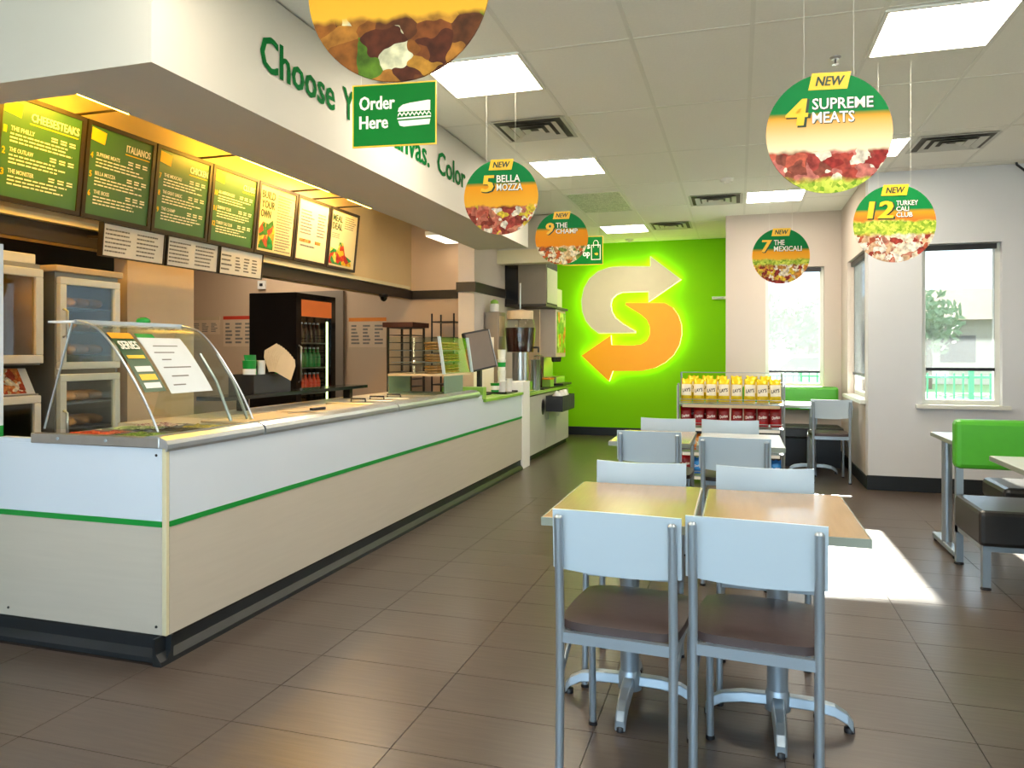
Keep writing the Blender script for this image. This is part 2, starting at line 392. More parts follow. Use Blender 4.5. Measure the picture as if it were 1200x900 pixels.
# ---------------------------------------------------------------- outdoors
grass = mat('sunlit_grass', '#6f8250', .9, var=.2, scale=2)
struct(obj('ground', B(-60, 60, 11.95, 140, -.25, -.15).box(16, 60, -60, 11.95, -.25, -.15).box(-60, 3.4, -90, -45, -.25, -.15), grass))
struct(obj('pavement_bounce', B(-60, 3.4, -45, -2.8, -.25, -.14).box(3.4, 16, -60, 11.9, -.25, -.14), mat('pale_bounce_concrete', '#e0dfdb', .9, var=.06)))  # unseen ground, pale and extended to bounce light up to the ceiling
struct(obj('road', B(-60, 60, 20, 27, -.15, -.13), mat('pale_asphalt', '#77756f', .9, var=.06)))
fgreen = mat('green_fence_paint', '#2f7f5a', .5, var=.05)
fence = thing('fence', 'green metal picket fence on the lawn beyond the windows', 'fence', (0, 13.2, -.15))
pk = B(-.012, .012, -.012, .012, 0, 1.14).mesh('picket', [fgreen])
for i in range(62):
    o = bpy.data.objects.new('picket', pk); C.objects.link(o); o.parent = fence; o.location = (-1.5 + .125*i, 0, 0)
obj('rail', B(-1.6, 6.3, -.02, .02, 1.06, 1.10), fgreen, fence); obj('rail', B(-1.6, 6.3, -.02, .02, .12, .16), fgreen, fence)
for i in range(4): obj('post', B(-1.55+i*2.5, -1.48+i*2.5, -.03, .03, 0, 1.2), fgreen, fence)
bld = thing('house', 'low pale building with a hipped roof across the road', 'building', (12, 42, -.15))
obj('wall', B(-9, 9, -4, 4, 0, 2.9), mat('pale_brick', '#b0a392', .9, var=.1), bld)
rf = MB(); rf.add([(-9.8,-4.8,2.9),(9.8,-4.8,2.9),(9.8,4.8,2.9),(-9.8,4.8,2.9),(-5,0,4.6),(5,0,4.6)], [(0,1,5,4),(1,2,5),(2,3,4,5),(3,0,4),(3,2,1,0)])
obj('roof', rf, mat('tan_shingle_roof', '#a98f73', .9, var=.15), bld)
for x in (-6, -2.5, 2.5, 6): obj('window', B(x-.7, x+.7, -4.06, -4.0, 1.0, 2.2), M['dark'], bld)
leafm = mat('tree_leaf', '#6f8a5c', .8, var=.25, scale=3)
def tree(x, y, h, label):
    t = thing('tree', label, 'tree', (x, y, -.15))
    obj('trunk', MB().path([(0,0,0),(.05,0,h*.3),(0,.1,h*.6)], [.16,.12,.07], 8), mat('tree_bark', '#6b5a48', .9), t)
    m = MB(); rnd = random.Random(int(x*10))
    for i in range(420):
        a = rnd.random()*6.28; u = rnd.uniform(-1, 1); rr = rnd.random()**.5; q = (1-u*u)**.5
        c = Vector((math.cos(a)*q*rr*h*.32, math.sin(a)*q*rr*h*.32, h*.65+u*h*.33*rr))
        d1 = Vector((rnd.gauss(0,1), rnd.gauss(0,1), rnd.gauss(0,1))).normalized(); d2 = d1.orthogonal().normalized()
        s_ = h*.05; m.add([c-d1*s_, c+d2*s_*.6, c+d1*s_, c-d2*s_*.6], [(0,1,2,3)])
    obj('foliage', m, leafm, t, fix=False)
tree(7.2, 33, 4.0, 'leafy tree at the left end of the building across the road')
tree(2.6, 30, 3.6, 'slim tree seen through the window of the beige wall')
tree(1.0, 36, 4.4, 'large tree beyond the road behind the beige wall window')
def car(x, y, col, label):
    t = thing('parked_car', label, 'car', (x, y, -.13)); pm = mat('car_paint', col, .3, var=.02, coat=.5)
    prof = [(-2.1,.35),(-2.05,.75),(-1.3,.85),(-.7,1.35),(.8,1.38),(1.5,.9),(2.1,.8),(2.15,.35)]
    obj('body', MB().prism(prof, -.85, .85), pm, t, bevel=.06)
    obj('side_window', MB().prism([(-1.05,.9),(-.62,1.27),(.72,1.3),(1.2,.92)], -.87, -.85), M['blackgloss'], t)
    for sx in (-1.35, 1.35):
        for sy in (-.78, .78): obj('wheel', MB().path([(sx, sy-.09, .32), (sx, sy+.09, .32)], .32, 16), M['black'], t)
car(11.2, 24.5, '#9aa0a6', 'grey car parked on the road beyond the fence')
car(2.2, 25.0, '#c6c8ca', 'white car parked on the road behind the beige wall window')

# ---------------------------------------------------------------- ceiling fittings
def ceil_light(x0, x1, y0, y1, label, group='square ceiling lights'):
    t = thing('ceiling_light', label, 'ceiling light', ((x0+x1)/2, (y0+y1)/2, CEIL), 0, group)
    a, b = (x1-x0)/2, (y1-y0)/2
    f = MB().box(-a, a, -b, -b+.02, -.012, 0).box(-a, a, b-.02, b, -.012, 0).box(-a, -a+.02, -b+.02, b-.02, -.012, 0).box(a-.02, a, -b+.02, b-.02, -.012, 0)
    obj('frame', f, M['tbar'], t); obj('diffuser', B(-a+.02, a-.02, -b+.02, b-.02, -.009, -.001), M['diffuser'], t)
LL = 'square lit ceiling panel in the row beside the soffit'
for y in (1.72, 4.08, 6.46, 10.08): ceil_light(-1.83, -1.2, y, y+.62, LL + (', next to the lime wall' if y > 10 else ', before the square air vent' if 3 < y < 5 else ', past the square air vent' if y > 5 else ' by the shop front'))
ceil_light(.71, 1.34, 4.12, 4.75, 'square lit ceiling panel above the booth table')
ceil_light(.71, 1.34, 6.60, 7.2, 'square lit ceiling panel partly behind the Supreme Meats disc')
ceil_light(.075, .70, 8.37, 8.99, 'square lit ceiling panel in front of the beige window wall')
ceil_light(.71, 1.34, 1.72, 2.34, 'square lit ceiling panel over the right aisle'); ceil_light(-.56, .07, -.7, -.08, 'square lit ceiling panel by the shop front')
for i, (x, y) in enumerate(((-3.6, 6.6), (-6.2, 5.2), (-6.0, 8.2))): ceil_light(x-.3, x+.3, y-.3, y+.3, 'added square fill light over ' + ['the prep aisle', 'the kitchen side of the ovens', 'the kitchen door'][i], 'added kitchen fill lights')  # panels added to light the tan kitchen walls
t = thing('dropped_light_box', 'bright boxed light hung over the far end of the prep aisle', 'ceiling light', (-3.42, 8.72, 2.74))
obj('housing', B(-.25, .25, -.33, .33, .012, .06), M['tbar'], t); obj('diffuser', B(-.24, .24, -.32, .32, 0, .012), emis('box_light_diffuser', '#fff1da', 1.6), t)
for sx in (-.2, .2): obj('rod', MB().tube((sx, 0, .06), (sx, 0, CEIL-2.74), .006, 8), M['tbar'], t)
ventm = mat('vent_white_metal', '#c5c6bd', .45, var=.03)
VB = mat('vent_shadow_grey', '#57564f', .7)
def vent(x0, x1, y0, y1, label):
    cx, cy = (x0+x1)/2, (y0+y1)/2
    t = thing('air_vent', label, 'vent', (cx, cy, CEIL), 0, 'ceiling air vents'); a, b = (x1-x0)/2, (y1-y0)/2
    obj('backing', B(-a+.02, a-.02, -b+.02, b-.02, -.006, -.001), VB, t)
    for k in range(4):
        s0 = 1 - k*.24; s1 = s0 - (.10 if k == 0 else .17); z0, z1 = (-.009, -.009) if k == 0 else (-.024, -.0075)
        V = []
        for s_, z in ((s0, z0), (s1, z1)):
            V += [(-a*s_, -b*s_, z), (a*s_, -b*s_, z), (a*s_, b*s_, z), (-a*s_, b*s_, z)]
        m = MB().add(V, [(i, (i+1) % 4, 4+(i+1) % 4, 4+i) for i in range(4)])
        obj('frame' if k == 0 else 'louvre', m, ventm, t)
vent(-1.79, -1.22, 5.26, 5.82, 'square louvred vent between two lights beside the soffit')
vent(1.38, 1.97, 6.62, 7.14, 'dark louvred vent in the ceiling above the right window')
vent(-.53, .05, 8.40, 8.98, 'louvred vent next to the light before the beige wall')
vent(-1.15, -.6, 10.0, 10.6, 'louvred vent in the ceiling near the lime wall')
t = thing('perforated_panel', 'perforated return air panel set in the ceiling grid', 'vent', (-1.52, 8.5, CEIL))
pm, cr = food('perforated_metal', ['#e2e2d8', '#c2c3b8'], 60); obj('grille', B(-.29, .29, -.55, .55, -.006, 0), pm, t)
obj('frame', MB().box(-.31, .31, -.57, -.55, -.008, 0).box(-.31, .31, .55, .57, -.008, 0).box(-.31, -.29, -.55, .55, -.008, 0).box(.29, .31, -.55, .55, -.008, 0), M['tbar'], t)
for (px, py, nm, lb) in ((979, 67, 'sprinkler_head', 'small chrome sprinkler head in the ceiling above the Supreme Meats disc'), (852, 210, 'smoke_detector', 'round white smoke detector on the ceiling by the vent'), (742, 285, 'smoke_detector', 'small round detector on the ceiling above the arrow logo')):
    p = onz(px, py, CEIL); p = (p[0], min(p[1], 11.4), CEIL)
    t = thing(nm, lb, 'sprinkler' if 'spr' in nm else 'smoke detector', p)
    if 'spr' in nm:
        obj('escutcheon', MB().lathe([(.032, 0), (.032, -.004), (.02, -.012)], 16), M['steel'], t); obj('deflector', MB().lathe([(.006, -.012), (.006, -.04), (.018, -.042), (.018, -.045)], 12), M['steel'], t)
    else:
        obj('base', MB().lathe([(.065, 0), (.065, -.015), (.055, -.03)], 20), M['tbar'], t); obj('sensor', MB().lathe([(.03, -.03), (.028, -.042), (.01, -.046)], 16), M['tbar'], t)
p = ony(1190, 184, 7.83)
tag(obj('hanging_cable', MB().path([(p[0]-.02, 7.80, CEIL-.0), (p[0]-.02, 7.80, p[2]+.02), (p[0], 7.79, p[2]-.08), (p[0]+.1, 7.8, p[2]-.17), (p[0]+.22, 7.80, p[2]-.2)], .011, 8), M['black']), 'short black cable hanging from the ceiling above the bay wall', 'cable')
p = onx(448, 346, XM+.04)
t = thing('security_camera', 'small black dome camera under the dark trim band', 'camera', (p[0]+.02, p[1], 2.03))
obj('mount', MB().lathe([(.055, 0), (.055, -.03), (.045, -.035)], 16), M['black'], t); obj('dome', MB().lathe([(.045, -.035), (.04, -.06), (.025, -.08), (.005, -.088)], 16), M['blackgloss'], t)

# lettering on the soffit
LETTERG = mat('soffit_letter_green', '#006b2e', .8, var=.02, spec=.1)
def soffit_word(s, px0, px1, pyb):
    y0, y1 = onx(px0, pyb, -2.17)[1], onx(px1, pyb, -2.17)[1]
    m = MB(); zb = 2.675; txt(m, s, 0, 0, y1-y0, .178, y=0, bold=.025)
    obj('lettering', m, LETTERG, soffit, (-2.166, y0, zb), (0, 0, R(90)))
soffit_word('Choose', 304, 392, 75); soffit_word('Your', 401, 440, 130); soffit_word('Canvas.', 446, 503, 180); soffit_word('Color', 512, 545, 200)

# ---------------------------------------------------------------- hanging signs
def hang_wire(t, x, z, top): obj('hanging_wire', MB().tube((x, 0, z), (x, 0, top), .0008, 6), M['tbar'], t)
def disc_mat(name, g, o, pal, scale, top='#007a3a', grad=None, let=None):
    m, cr = food(name, pal, scale*1.7, .6); nt = m.node_tree; b = nt.nodes['Principled BSDF']
    tc = nt.nodes.new('ShaderNodeTexCoord'); sx = nt.nodes.new('ShaderNodeSeparateXYZ'); nt.links.new(tc.outputs['Object'], sx.inputs[0])
    nz = nt.nodes.new('ShaderNodeTexNoise'); nz.inputs['Scale'].default_value = 14; nt.links.new(tc.outputs['Object'], nz.inputs[0])
    ad = nt.nodes.new('ShaderNodeMath'); ad.operation = 'MULTIPLY_ADD'; ad.inputs[1].default_value = .05; nt.links.new(nz.outputs['Fac'], ad.inputs[0]); nt.links.new(sx.outputs['Z'], ad.inputs[2])
    def step(src, v, wd):
        r = nt.nodes.new('ShaderNodeMapRange'); r.inputs[1].default_value = v-wd; r.inputs[2].default_value = v+wd; nt.links.new(src, r.inputs[0]); return r.outputs[0]
    gr = nt.nodes.new('ShaderNodeMix'); gr.data_type = 'RGBA'; gr.inputs[6].default_value = lin(grad or '#f0b030'); gr.inputs[7].default_value = lin('#ee9a12')
    nt.links.new(step(sx.outputs['Z'], (g+o)/2, abs(g-o)/2+.001), gr.inputs[0])
    m1 = nt.nodes.new('ShaderNodeMix'); m1.data_type = 'RGBA'; nt.links.new(cr.outputs[0], m1.inputs[6]); nt.links.new(gr.outputs[2], m1.inputs[7]); nt.links.new(step(ad.outputs[0], o+.02, .008), m1.inputs[0])
    if let:
        vo = nt.nodes.new('ShaderNodeTexVoronoi'); vo.inputs['Scale'].default_value = 70; nt.links.new(tc.outputs['Object'], vo.inputs['Vector'])
        sp = nt.nodes.new('ShaderNodeSeparateColor'); nt.links.new(vo.outputs['Color'], sp.inputs[0]); rp = nt.nodes.new('ShaderNodeValToRGB'); e = rp.color_ramp.elements
        e[0].color = lin('#6f9a1e'); e[1].color = lin('#dbe05a'); nt.links.new(sp.outputs[0], rp.inputs[0])
        lo = nt.nodes.new('ShaderNodeMath'); lo.operation = 'MULTIPLY'; nt.links.new(step(ad.outputs[0], let[1]*RAD+.025, .01), lo.inputs[0])
        iv = nt.nodes.new('ShaderNodeMath'); iv.operation = 'SUBTRACT'; iv.inputs[0].default_value = 1; nt.links.new(step(ad.outputs[0], let[0]*RAD+.025, .01), iv.inputs[1]); nt.links.new(iv.outputs[0], lo.inputs[1])
        ml = nt.nodes.new('ShaderNodeMix'); ml.data_type = 'RGBA'; nt.links.new(lo.outputs[0], ml.inputs[0]); nt.links.new(m1.outputs[2], ml.inputs[6]); nt.links.new(rp.outputs[0], ml.inputs[7]); m1 = ml
    m2 = nt.nodes.new('ShaderNodeMix'); m2.data_type = 'RGBA'; nt.links.new(m1.outputs[2], m2.inputs[6]); m2.inputs[7].default_value = lin(top); nt.links.new(step(sx.outputs['Z'], g, .012), m2.inputs[0])
    nt.links.new(m2.outputs[2], b.inputs['Base Color']); return m
RAD = .23
LETTUCE = ['#8fb02a', '#b8cc3a', '#6f9a1e', '#d2d95a', '#9fbf2e']
def disc(px, py, dpx, num, words, label, g, o, pal, scale, grad=None, rz=8, new=True, x0=-.15, wn=.085, let=None):
    t_ = 2*RAD*FPX/dpx; r = ray(px, py); p = (r[0]*t_, r[1]*t_, CAMH + r[2]*t_)
    t = thing('hanging_disc_sign', label, 'hanging sign', p, R(rz), 'round promotional discs hung from the ceiling')
    pts = [(RAD*math.cos(a*math.pi/32), RAD*math.sin(a*math.pi/32)) for a in range(64)]
    obj('disc', MB().prism(pts, -.003, .003), disc_mat('disc_print_'+(num or 'top'), g*RAD, o*RAD, pal, scale, grad=grad, let=let), t)
    hang_wire(t, -.09, RAD*.9, CEIL-p[2]-.004); hang_wire(t, .09, RAD*.9, CEIL-p[2]-.004)
    if new:
        m = MB(); z0, z1 = RAD*.72, RAD*1.0; m.prism([(-.075, z0), (.066, z0), (.08, z1), (-.061, z1)], -.0055, -.0035)
        obj('new_tab', m, M['yellow'], t); m = MB(); txt(m, 'NEW', -.05, RAD*.78, .108, .036, y=-.007, bold=.03, shear=.25); obj('tab_lettering', m, M['textdark'], t)
    if num:
        m = MB(); zc = RAD*.37
        sh = MB(); txt(sh, num, x0+.004, zc-.060, wn+.006, .108, y=-.0045, bold=.045, shear=.12); obj('number_shadow', sh, M['textdark'], t)
        txt(m, num, x0, zc-.053, wn, .102, y=-.006, bold=.035, shear=.12); obj('number', m, M['yellow'], t)
        n = len(words); hh = .104/n; wx = x0 + wn + .014
        for i, (s, wd) in enumerate(words):
            for q, (mt, yy, dx) in enumerate(((M['textdark'], -.0045, .003), (M['textwhite'], -.006, 0))):
                m = MB(); txt(m, s, wx+dx, zc+.052-hh*(i+1)+hh*.1-dx, wd, hh*.82, y=yy, bold=.016); obj('lettering_shadow' if q == 0 else 'lettering', m, mt, t)
disc(971, 156, 141, '4', [('SUPREME', .22), ('MEATS', .153)], 'round hanging sign reading 4 SUPREME MEATS', .30, -.28, ['#b5483a', '#a8423a', '#c9604a', '#efe2cc', '#8f4a3a', '#9b2f2a', '#c9756a'], 14, grad='#efe0b8', x0=-.16, let=(-.78, -1.1))
disc(1048, 262, 91, '12', [('TURKEY', .12), ('CALI', .07), ('CLUB', .09)], 'round hanging sign reading 12 TURKEY CALI CLUB', .32, .08, ['#efe0c8', '#c9806a', '#b5583a', '#f0d9bd', '#d9b08a', '#a63c30', '#f4e9da'], 16, grad='#e2702a', x0=-.155, wn=.15, let=(.08, -.28))
disc(915, 300, 65, '7', [('THE', .085), ('MEXICALI', .22)], 'round hanging sign reading 7 THE MEXICALI', .22, -.12, ['#eeddc2', '#b5483a', '#e0903a', '#f2e6d0', '#8f2f2a', '#c9863a', '#e8c13a'], 18, x0=-.155, let=(-.12, -.32))
disc(587, 231, 88, '5', [('BELLA', .146), ('MOZZA', .16)], 'round hanging sign reading 5 BELLA MOZZA', .34, -.22, ['#b5483a', '#d98a6a', '#c9604a', '#f0e2cc', '#c9705a', '#e7c73a', '#8f3a2a'], 15, x0=-.125)
disc(658, 279, 62, '9', [('THE', .10), ('CHAMP', .19)], 'round hanging sign reading 9 THE CHAMP', .33, -.30, ['#e2c08a', '#d9a05a', '#8f5a3a', '#eedcb2', '#c9602a', '#7f8f3a', '#f0e2c2'], 16, grad='#e58a12', x0=-.138, wn=.075)
disc(466, -14, 220, None, [], 'round hanging sign with orange band over chopped steak and melted cheese print', .45, -.30, ['#8a4a1e', '#5c2a14', '#b8762a', '#6b3a1a', '#e8dcae', '#9a5a1e', '#5f7f1e', '#c98a2e'], 10, new=False)

def rect_sign(name, px0, px1, py0, py1, W, label, rz):
    d = W*FPX/(px1-px0); r = ray((px0+px1)/2, (py0+py1)/2); p = (r[0]*d, r[1]*d, CAMH + r[2]*d); Hh = (py1-py0)/(px1-px0)*W
    t = thing(name, label, 'hanging sign', p, R(rz), 'green rectangular hanging signs')
    obj('panel', B(-W/2, W/2, -.003, .003, -Hh/2, Hh/2), M['signgreen'], t)
    e = .006
    obj('border', MB().box(-W/2-e, W/2+e, -.004, .004, -Hh/2-e, -Hh/2).box(-W/2-e, W/2+e, -.004, .004, Hh/2, Hh/2+e).box(-W/2-e, -W/2, -.004, .004, -Hh/2, Hh/2).box(W/2, W/2+e, -.004, .004, -Hh/2, Hh/2), M['yellow'], t)
    hang_wire(t, -W/2+.04, Hh/2, CEIL-p[2]-.004); hang_wire(t, W/2-.04, Hh/2, CEIL-p[2]-.004); return t, W, Hh
t, W, Hh = rect_sign('hanging_order_sign', 412, 512, 99, 170, .42, 'green hanging sign reading Order Here with a sandwich symbol', 7)
m = MB(); txt(m, 'Order', -.18, .028, .185, .068, bold=.03); txt(m, 'Here', -.18, -.065, .15, .064, bold=.03); obj('lettering', m, M['textwhite'], t)
m = MB(); m.prism([(.02,.012),(.025,.03),(.045,.045),(.08,.052),(.175,.062),(.185,.06),(.185,.012)], -.006, -.0035)
zz = [(.02+.0105*i, .002 if i % 2 else -.012) for i in range(17)]
m.prism(zz + [(x, z+.009) for x, z in reversed(zz)][::1], -.006, -.0035)
m.prism([(.018,-.018),(.188,-.014),(.188,-.022),(.018,-.026)], -.006, -.0035); m.prism([(.022,-.034),(.185,-.03),(.18,-.056),(.05,-.062),(.03,-.056)], -.006, -.0035)
obj('sandwich_symbol', m, M['textwhite'], t)
t, W, Hh = rect_sign('hanging_pickup_sign', 660, 706, 278, 310, .42, 'green hanging sign with a shopping bag symbol by the lime wall', 3)
m = MB(); txt(m, 's', .048, .02, .03, .045, bold=.03); txt(m, 'op', .0, -.08, .078, .065, bold=.03); obj('lettering', m, M['textwhite'], t)
m = MB(); a, b, c, d, e = .09, .19, -.10, .06, .007
m.box(a, b, -.006, -.0035, c, c+e).box(a, b, -.006, -.0035, d-e, d).box(a, a+e, -.006, -.0035, c, d).box(b-e, b, -.006, -.0035, c, d)
m.path([(.115, -.005, .03), (.115, -.005, .085), (.127, -.005, .105), (.153, -.005, .105), (.165, -.005, .085), (.165, -.005, .03)], .0035, 6); obj('bag_symbol', m, M['textwhite'], t)
m = MB(); m.prism([(.125,-.03),(.15,-.03),(.15,-.02),(.165,-.04),(.15,-.055),(.15,-.047),(.135,-.047)], -.006, -.0035); obj('bag_logo', m, M['yellow'], t)

# ---------------------------------------------------------------- menu boards
badge = M['yellow']
def menu_frame(t, W, Hh, face, f=.028):
    obj('frame', MB().box(-W/2, W/2, -.012, .03, -Hh/2, -Hh/2+f).box(-W/2, W/2, -.012, .03, Hh/2-f, Hh/2).box(-W/2, -W/2+f, -.012, .03, -Hh/2+f, Hh/2-f).box(W/2-f, W/2, -.012, .03, -Hh/2+f, Hh/2-f), M['frameblack'], t)
    obj('panel', B(-W/2+f, W/2-f, -.002, .02, -Hh/2+f, Hh/2-f), face, t)
PIT, HB = .608, .64
Y0 = onx(97, 145, -4.1)[1]
def board(i):
    return (-4.1, Y0 + PIT*(i+.5), 2.535)
names = [('CHEESESTEAKS', .34, [('1', 'THE PHILLY'), ('2', 'THE OUTLAW'), ('3', 'THE MONSTER')]), ('ITALIANOS', .22, [('4', 'SUPREME MEATS'), ('5', 'BELLA MOZZA'), ('6', 'THE BOSS')]),
         ('CHICKEN', .2, [('7', 'THE MEXICALI'), ('8', 'THE GREAT GARLIC'), ('9', 'THE CHAMP')]), ('CLUBS', .16, [('10', 'ALL-AMERICAN CLUB'), ('11', 'SUBWAY CLUB'), ('12', 'TURKEY CALI CLUB')])]
LB = ['green menu board headed CHEESESTEAKS above the ovens', 'green menu board headed ITALIANOS above the menu strips', 'green menu board headed CHICKEN above the menu strips', 'green menu board headed CLUBS next to the cream boards']
for i, (hd, wd, items) in enumerate(names):
    t = thing('menu_board', LB[i], 'menu board', board(i-1), R(90), 'backlit menu boards above the counter', 0); t.rotation_euler = Euler((R(6), 0, R(90)), 'XYZ')
    W = PIT-.012; menu_frame(t, W, HB, M['menugreen'])
    obj('badge', MB().prism([(-.26, .2), (-.15, .185), (-.14, .265), (-.255, .28)], -.005, -.003), badge, t); obj('underline', B(.25-wd, .25, -.005, -.003, .165, .172), badge, t)
    m = MB(); txt(m, hd, .255-wd, .185, wd, .05, bold=.03); obj('heading', m, M['textwhite'], t)
    m = MB()
    for k, (nu, s) in enumerate(items):
        z = .10 - .125*k; n = MB(); txt(n, nu, -.255, z-.02, .02 if len(nu) == 1 else .035, .04, bold=.03); obj('item_number', n, M['yellow'], t)
        n = MB(); txt(n, s, -.21, z, min(.2, .0135*len(s)+.02), .026, bold=.02); obj('item_name', n, M['textwhite'], t)
        lines(m, -.21, .22, z-.075, z-.01, 3, fill=.42)
        for q in range(3): lines(m, .06+q*.065, .105+q*.065, z-.004, z+.03, 2, rag=.1)
    obj('fine_print', m, M['textwhite'], t)['kind'] = 'stuff'
for i, (lb, ws) in enumerate((('cream menu board reading BUILD YOUR OWN with a sandwich picture', ['BUILD', 'YOUR', 'OWN']), ('cream menu board of price lists between two lettered boards', []), ('cream menu board reading MEAL DEAL at the end of the row', ['MEAL', 'DEAL']))):
    t = thing('menu_board', lb, 'menu board', board(i+3), R(90), 'backlit menu boards above the counter'); t.rotation_euler = Euler((R(6), 0, R(90)), 'XYZ')
    W = PIT-.012; menu_frame(t, W, HB, M['menucream']); m = MB(); k = MB()
    for q, s in enumerate(ws): k = MB(); txt(k, s, -.245, .18-.085*q, .2 if len(s) > 3 else .15, .07, bold=.04); obj('heading_word', k, M['textdark'], t)
    if i == 0: lines(m, 0, .25, -.28, .25, 20, fill=.4); pals = ['#d99a3a', '#3f7f3a', '#e8c24a', '#b5583a', '#2f8f4a']; ar = [(-.24,-.27),(-.03,-.27),(-.02,-.1),(-.06,.0),(-.12,-.04),(-.2,-.03),(-.25,-.1)]
    elif i == 1: lines(m, -.22, .02, -.05, .2, 8, fill=.4); lines(m, .08, .24, -.05, .2, 8, fill=.4); lines(m, -.2, .1, -.17, -.14, 1); pals = ['#c98a3a', '#b5703a', '#d9a85a', '#8f4a2a']; ar = [(-.22,-.12),(-.02,-.12),(-.02,-.09),(-.22,-.09)]
    else: lines(m, -.0, .24, .12, .26, 6, fill=.4); lines(m, -.24, -.05, .0, .06, 3, fill=.4); pals = ['#e8b82a', '#2f8f4a', '#c9402a', '#f0d05a', '#b5302a']; ar = [(-.26,-.27),(.2,-.27),(.2,-.2),(.06,-.16),(.0,-.03),(-.07,-.03),(-.1,-.12),(-.24,-.1)]
    obj('fine_print', m, M['textgrey'], t)['kind'] = 'stuff'; fm, _ = food('menu_picture_%d' % i, pals, 14); obj('picture', MB().prism(ar, -.005, -.003), fm, t)
    if i == 1: obj('picture', MB().prism([(.06,-.12),(.16,-.12),(.16,-.09),(.06,-.09)], -.005, -.003), fm, t)
# lower white strips of the menu
for i, (a, b) in enumerate(((117, 191), (193, 254), (255, 306))):
    y0, y1 = onx(a, 270, -4.03)[1], onx(b, 270, -4.03)[1]
    t = thing('menu_strip', ['white price list strip below the ITALIANOS board', 'white price list strip below the CHICKEN board', 'white price list strip below the CLUBS board'][i], 'menu strip', (-4.02, (y0+y1)/2, 2.075), R(90), 'white price strips below the menu boards')
    t.rotation_euler = Euler((R(5), 0, R(90)), 'XYZ'); W = y1-y0-.006; menu_frame(t, W, .225, M['paper'], .008)
    m = MB()
    if i < 2: lines(m, -W*.45, -.02, -.09, .08, 6, fill=.35); lines(m, .02, W*.43, -.09, .08, 6, fill=.35)
    else: lines(m, -W*.45, -.12, -.09, .06, 4, fill=.35); [lines(m, -.08+q*.11, -.01+q*.11, -.08, .05, 5, fill=.4) for q in range(3)]
    obj('fine_print', m, M['textgrey'], t)['kind'] = 'stuff'; obj('bracket', MB().box(-W/2, -W/2+.02, .02, .12, .0, .02).box(W/2-.02, W/2, .02, .12, 0, .02), M['frameblack'], t)
# strip lights on arms in front of the boards
for i, (y0, y1) in enumerate(((2.72, 3.86), (4.95, 6.30), (6.62, 7.15))):
    t = thing('menu_strip_light', ['warm tube light over the CHEESESTEAKS board', 'long warm tube light over the cream menu boards', 'short warm tube light past the last menu board'][i], 'light fixture', (-3.74, (y0+y1)/2, 2.865), 0, 'tube lights above the menu boards')
    h = (y1-y0)/2
    obj('housing', B(.018, .03, -h, h, -.02, .035), M['frameblack'], t); obj('tube', MB().tube((0, -h+.02, 0), (0, h-.02, 0), .014, 10), M['strip'], t)
    for s_ in (-1, 1): obj('arm', MB().path([(0, s_*(h-.03), .02), (-.3, s_*(h-.03), .02), (-.45, s_*(h-.03), .02)], .009, 8), M['frameblack'], t)

# ---------------------------------------------------------------- front counter
XC, YC, ZT = -2.335, 2.6, .915
ct = thing('front_counter', 'long white and beige service counter with green stripe and black base', 'counter', (0, 0, 0))
YE1, YE2, XB = 6.72, 8.05, -3.28
obj('carcass', MB().box(XB, XC-.012, YC+.012, YE1, .1, .90).box(XB+.25, XC-.012, YE1, YE2, .1, .82), M['dark'], ct)
base = MB(); pr = [(0, 0), (.045, 0), (.042, .02), (.018, .05), (.012, .115), (0, .115)]
base.prism([(XC - .03 + a, z) for a, z in pr], YC-.045, YE2, 'y')
base.prism([(YC + .03 - a, z) for a, z in pr], XB-.05, XC+.012, 'x')
obj('base_cove', base, M['base'], ct)
zs0, zs1 = .578, .602
obj('end_panel_upper', B(XB, XC-.022, YC, YC+.012, zs1, ZT), M['white'], ct, bevel=.002)
obj('end_stripe', B(XB, XC-.022, YC-.003, YC+.012, zs0, zs1), M['green'], ct)
obj('end_panel_lower', B(XB, XC-.022, YC, YC+.012, .115, zs0), M['beige'], ct, bevel=.002)
obj('front_panel_upper', MB().box(XC-.012, XC, YC+.02, YE1, zs1, ZT).box(XC-.012, XC, YE1, YE2, zs1, .845), M['white'], ct)
obj('front_stripe', B(XC-.012, XC+.003, YC+.02, YE2, zs0, zs1), M['green'], ct)
obj('front_panel_lower', B(XC-.012, XC, YC+.02, YE2, .115, zs0), M['beige'], ct)
obj('corner_post', B(XC-.02, XC+.002, YC-.002, YC+.018, .115, ZT), M['cream'], ct, bevel=.003)
for x, z in ((XC-.05, .885), (XC-.05, .15), (XB+.06, .15)): obj('screw', MB().path([(x, YC-.003, z), (x, YC, z)], .006, 10), M['dark'], ct)
# aluminium edge rail in three lengths
prof = [(-.115, .012), (-.115, .045), (-.085, .052), (-.03, .050), (.004, .036), (.014, .018), (.014, .0), (.006, -.012), (0, -.012), (0, 0)]
for a, b in ((YC-.005, 3.27), (3.285, 4.84), (4.855, 6.60)):
    obj('edge_rail', MB().prism([(XC + x, ZT + z) for x, z in prof], a, b, 'y'), M['alum'], ct)
obj('end_rail', B(-3.08, XC-.03, YC-.008, YC+.04, ZT, ZT+.045), M['steel'], ct, bevel=.004)
for x in (-2.92, -2.65): obj('rail_screw', MB().path([(x, YC-.012, ZT+.025), (x, YC-.006, ZT+.025)], .007, 10), M['chairback'], ct)
PALE = mat('satin_worktop', '#cfc6b4', .3, .25, var=.05, scale=12)
obj('worktop', MB().box(XB, XC-.115, YC+.041, 3.29, .90, .915).box(XB, XC-.115, 3.29, 6.72, .90, .935), PALE, ct)
obj('end_ledge', B(XB, -3.081, YC, YC+.04, ZT, ZT+.02), M['white'], ct)
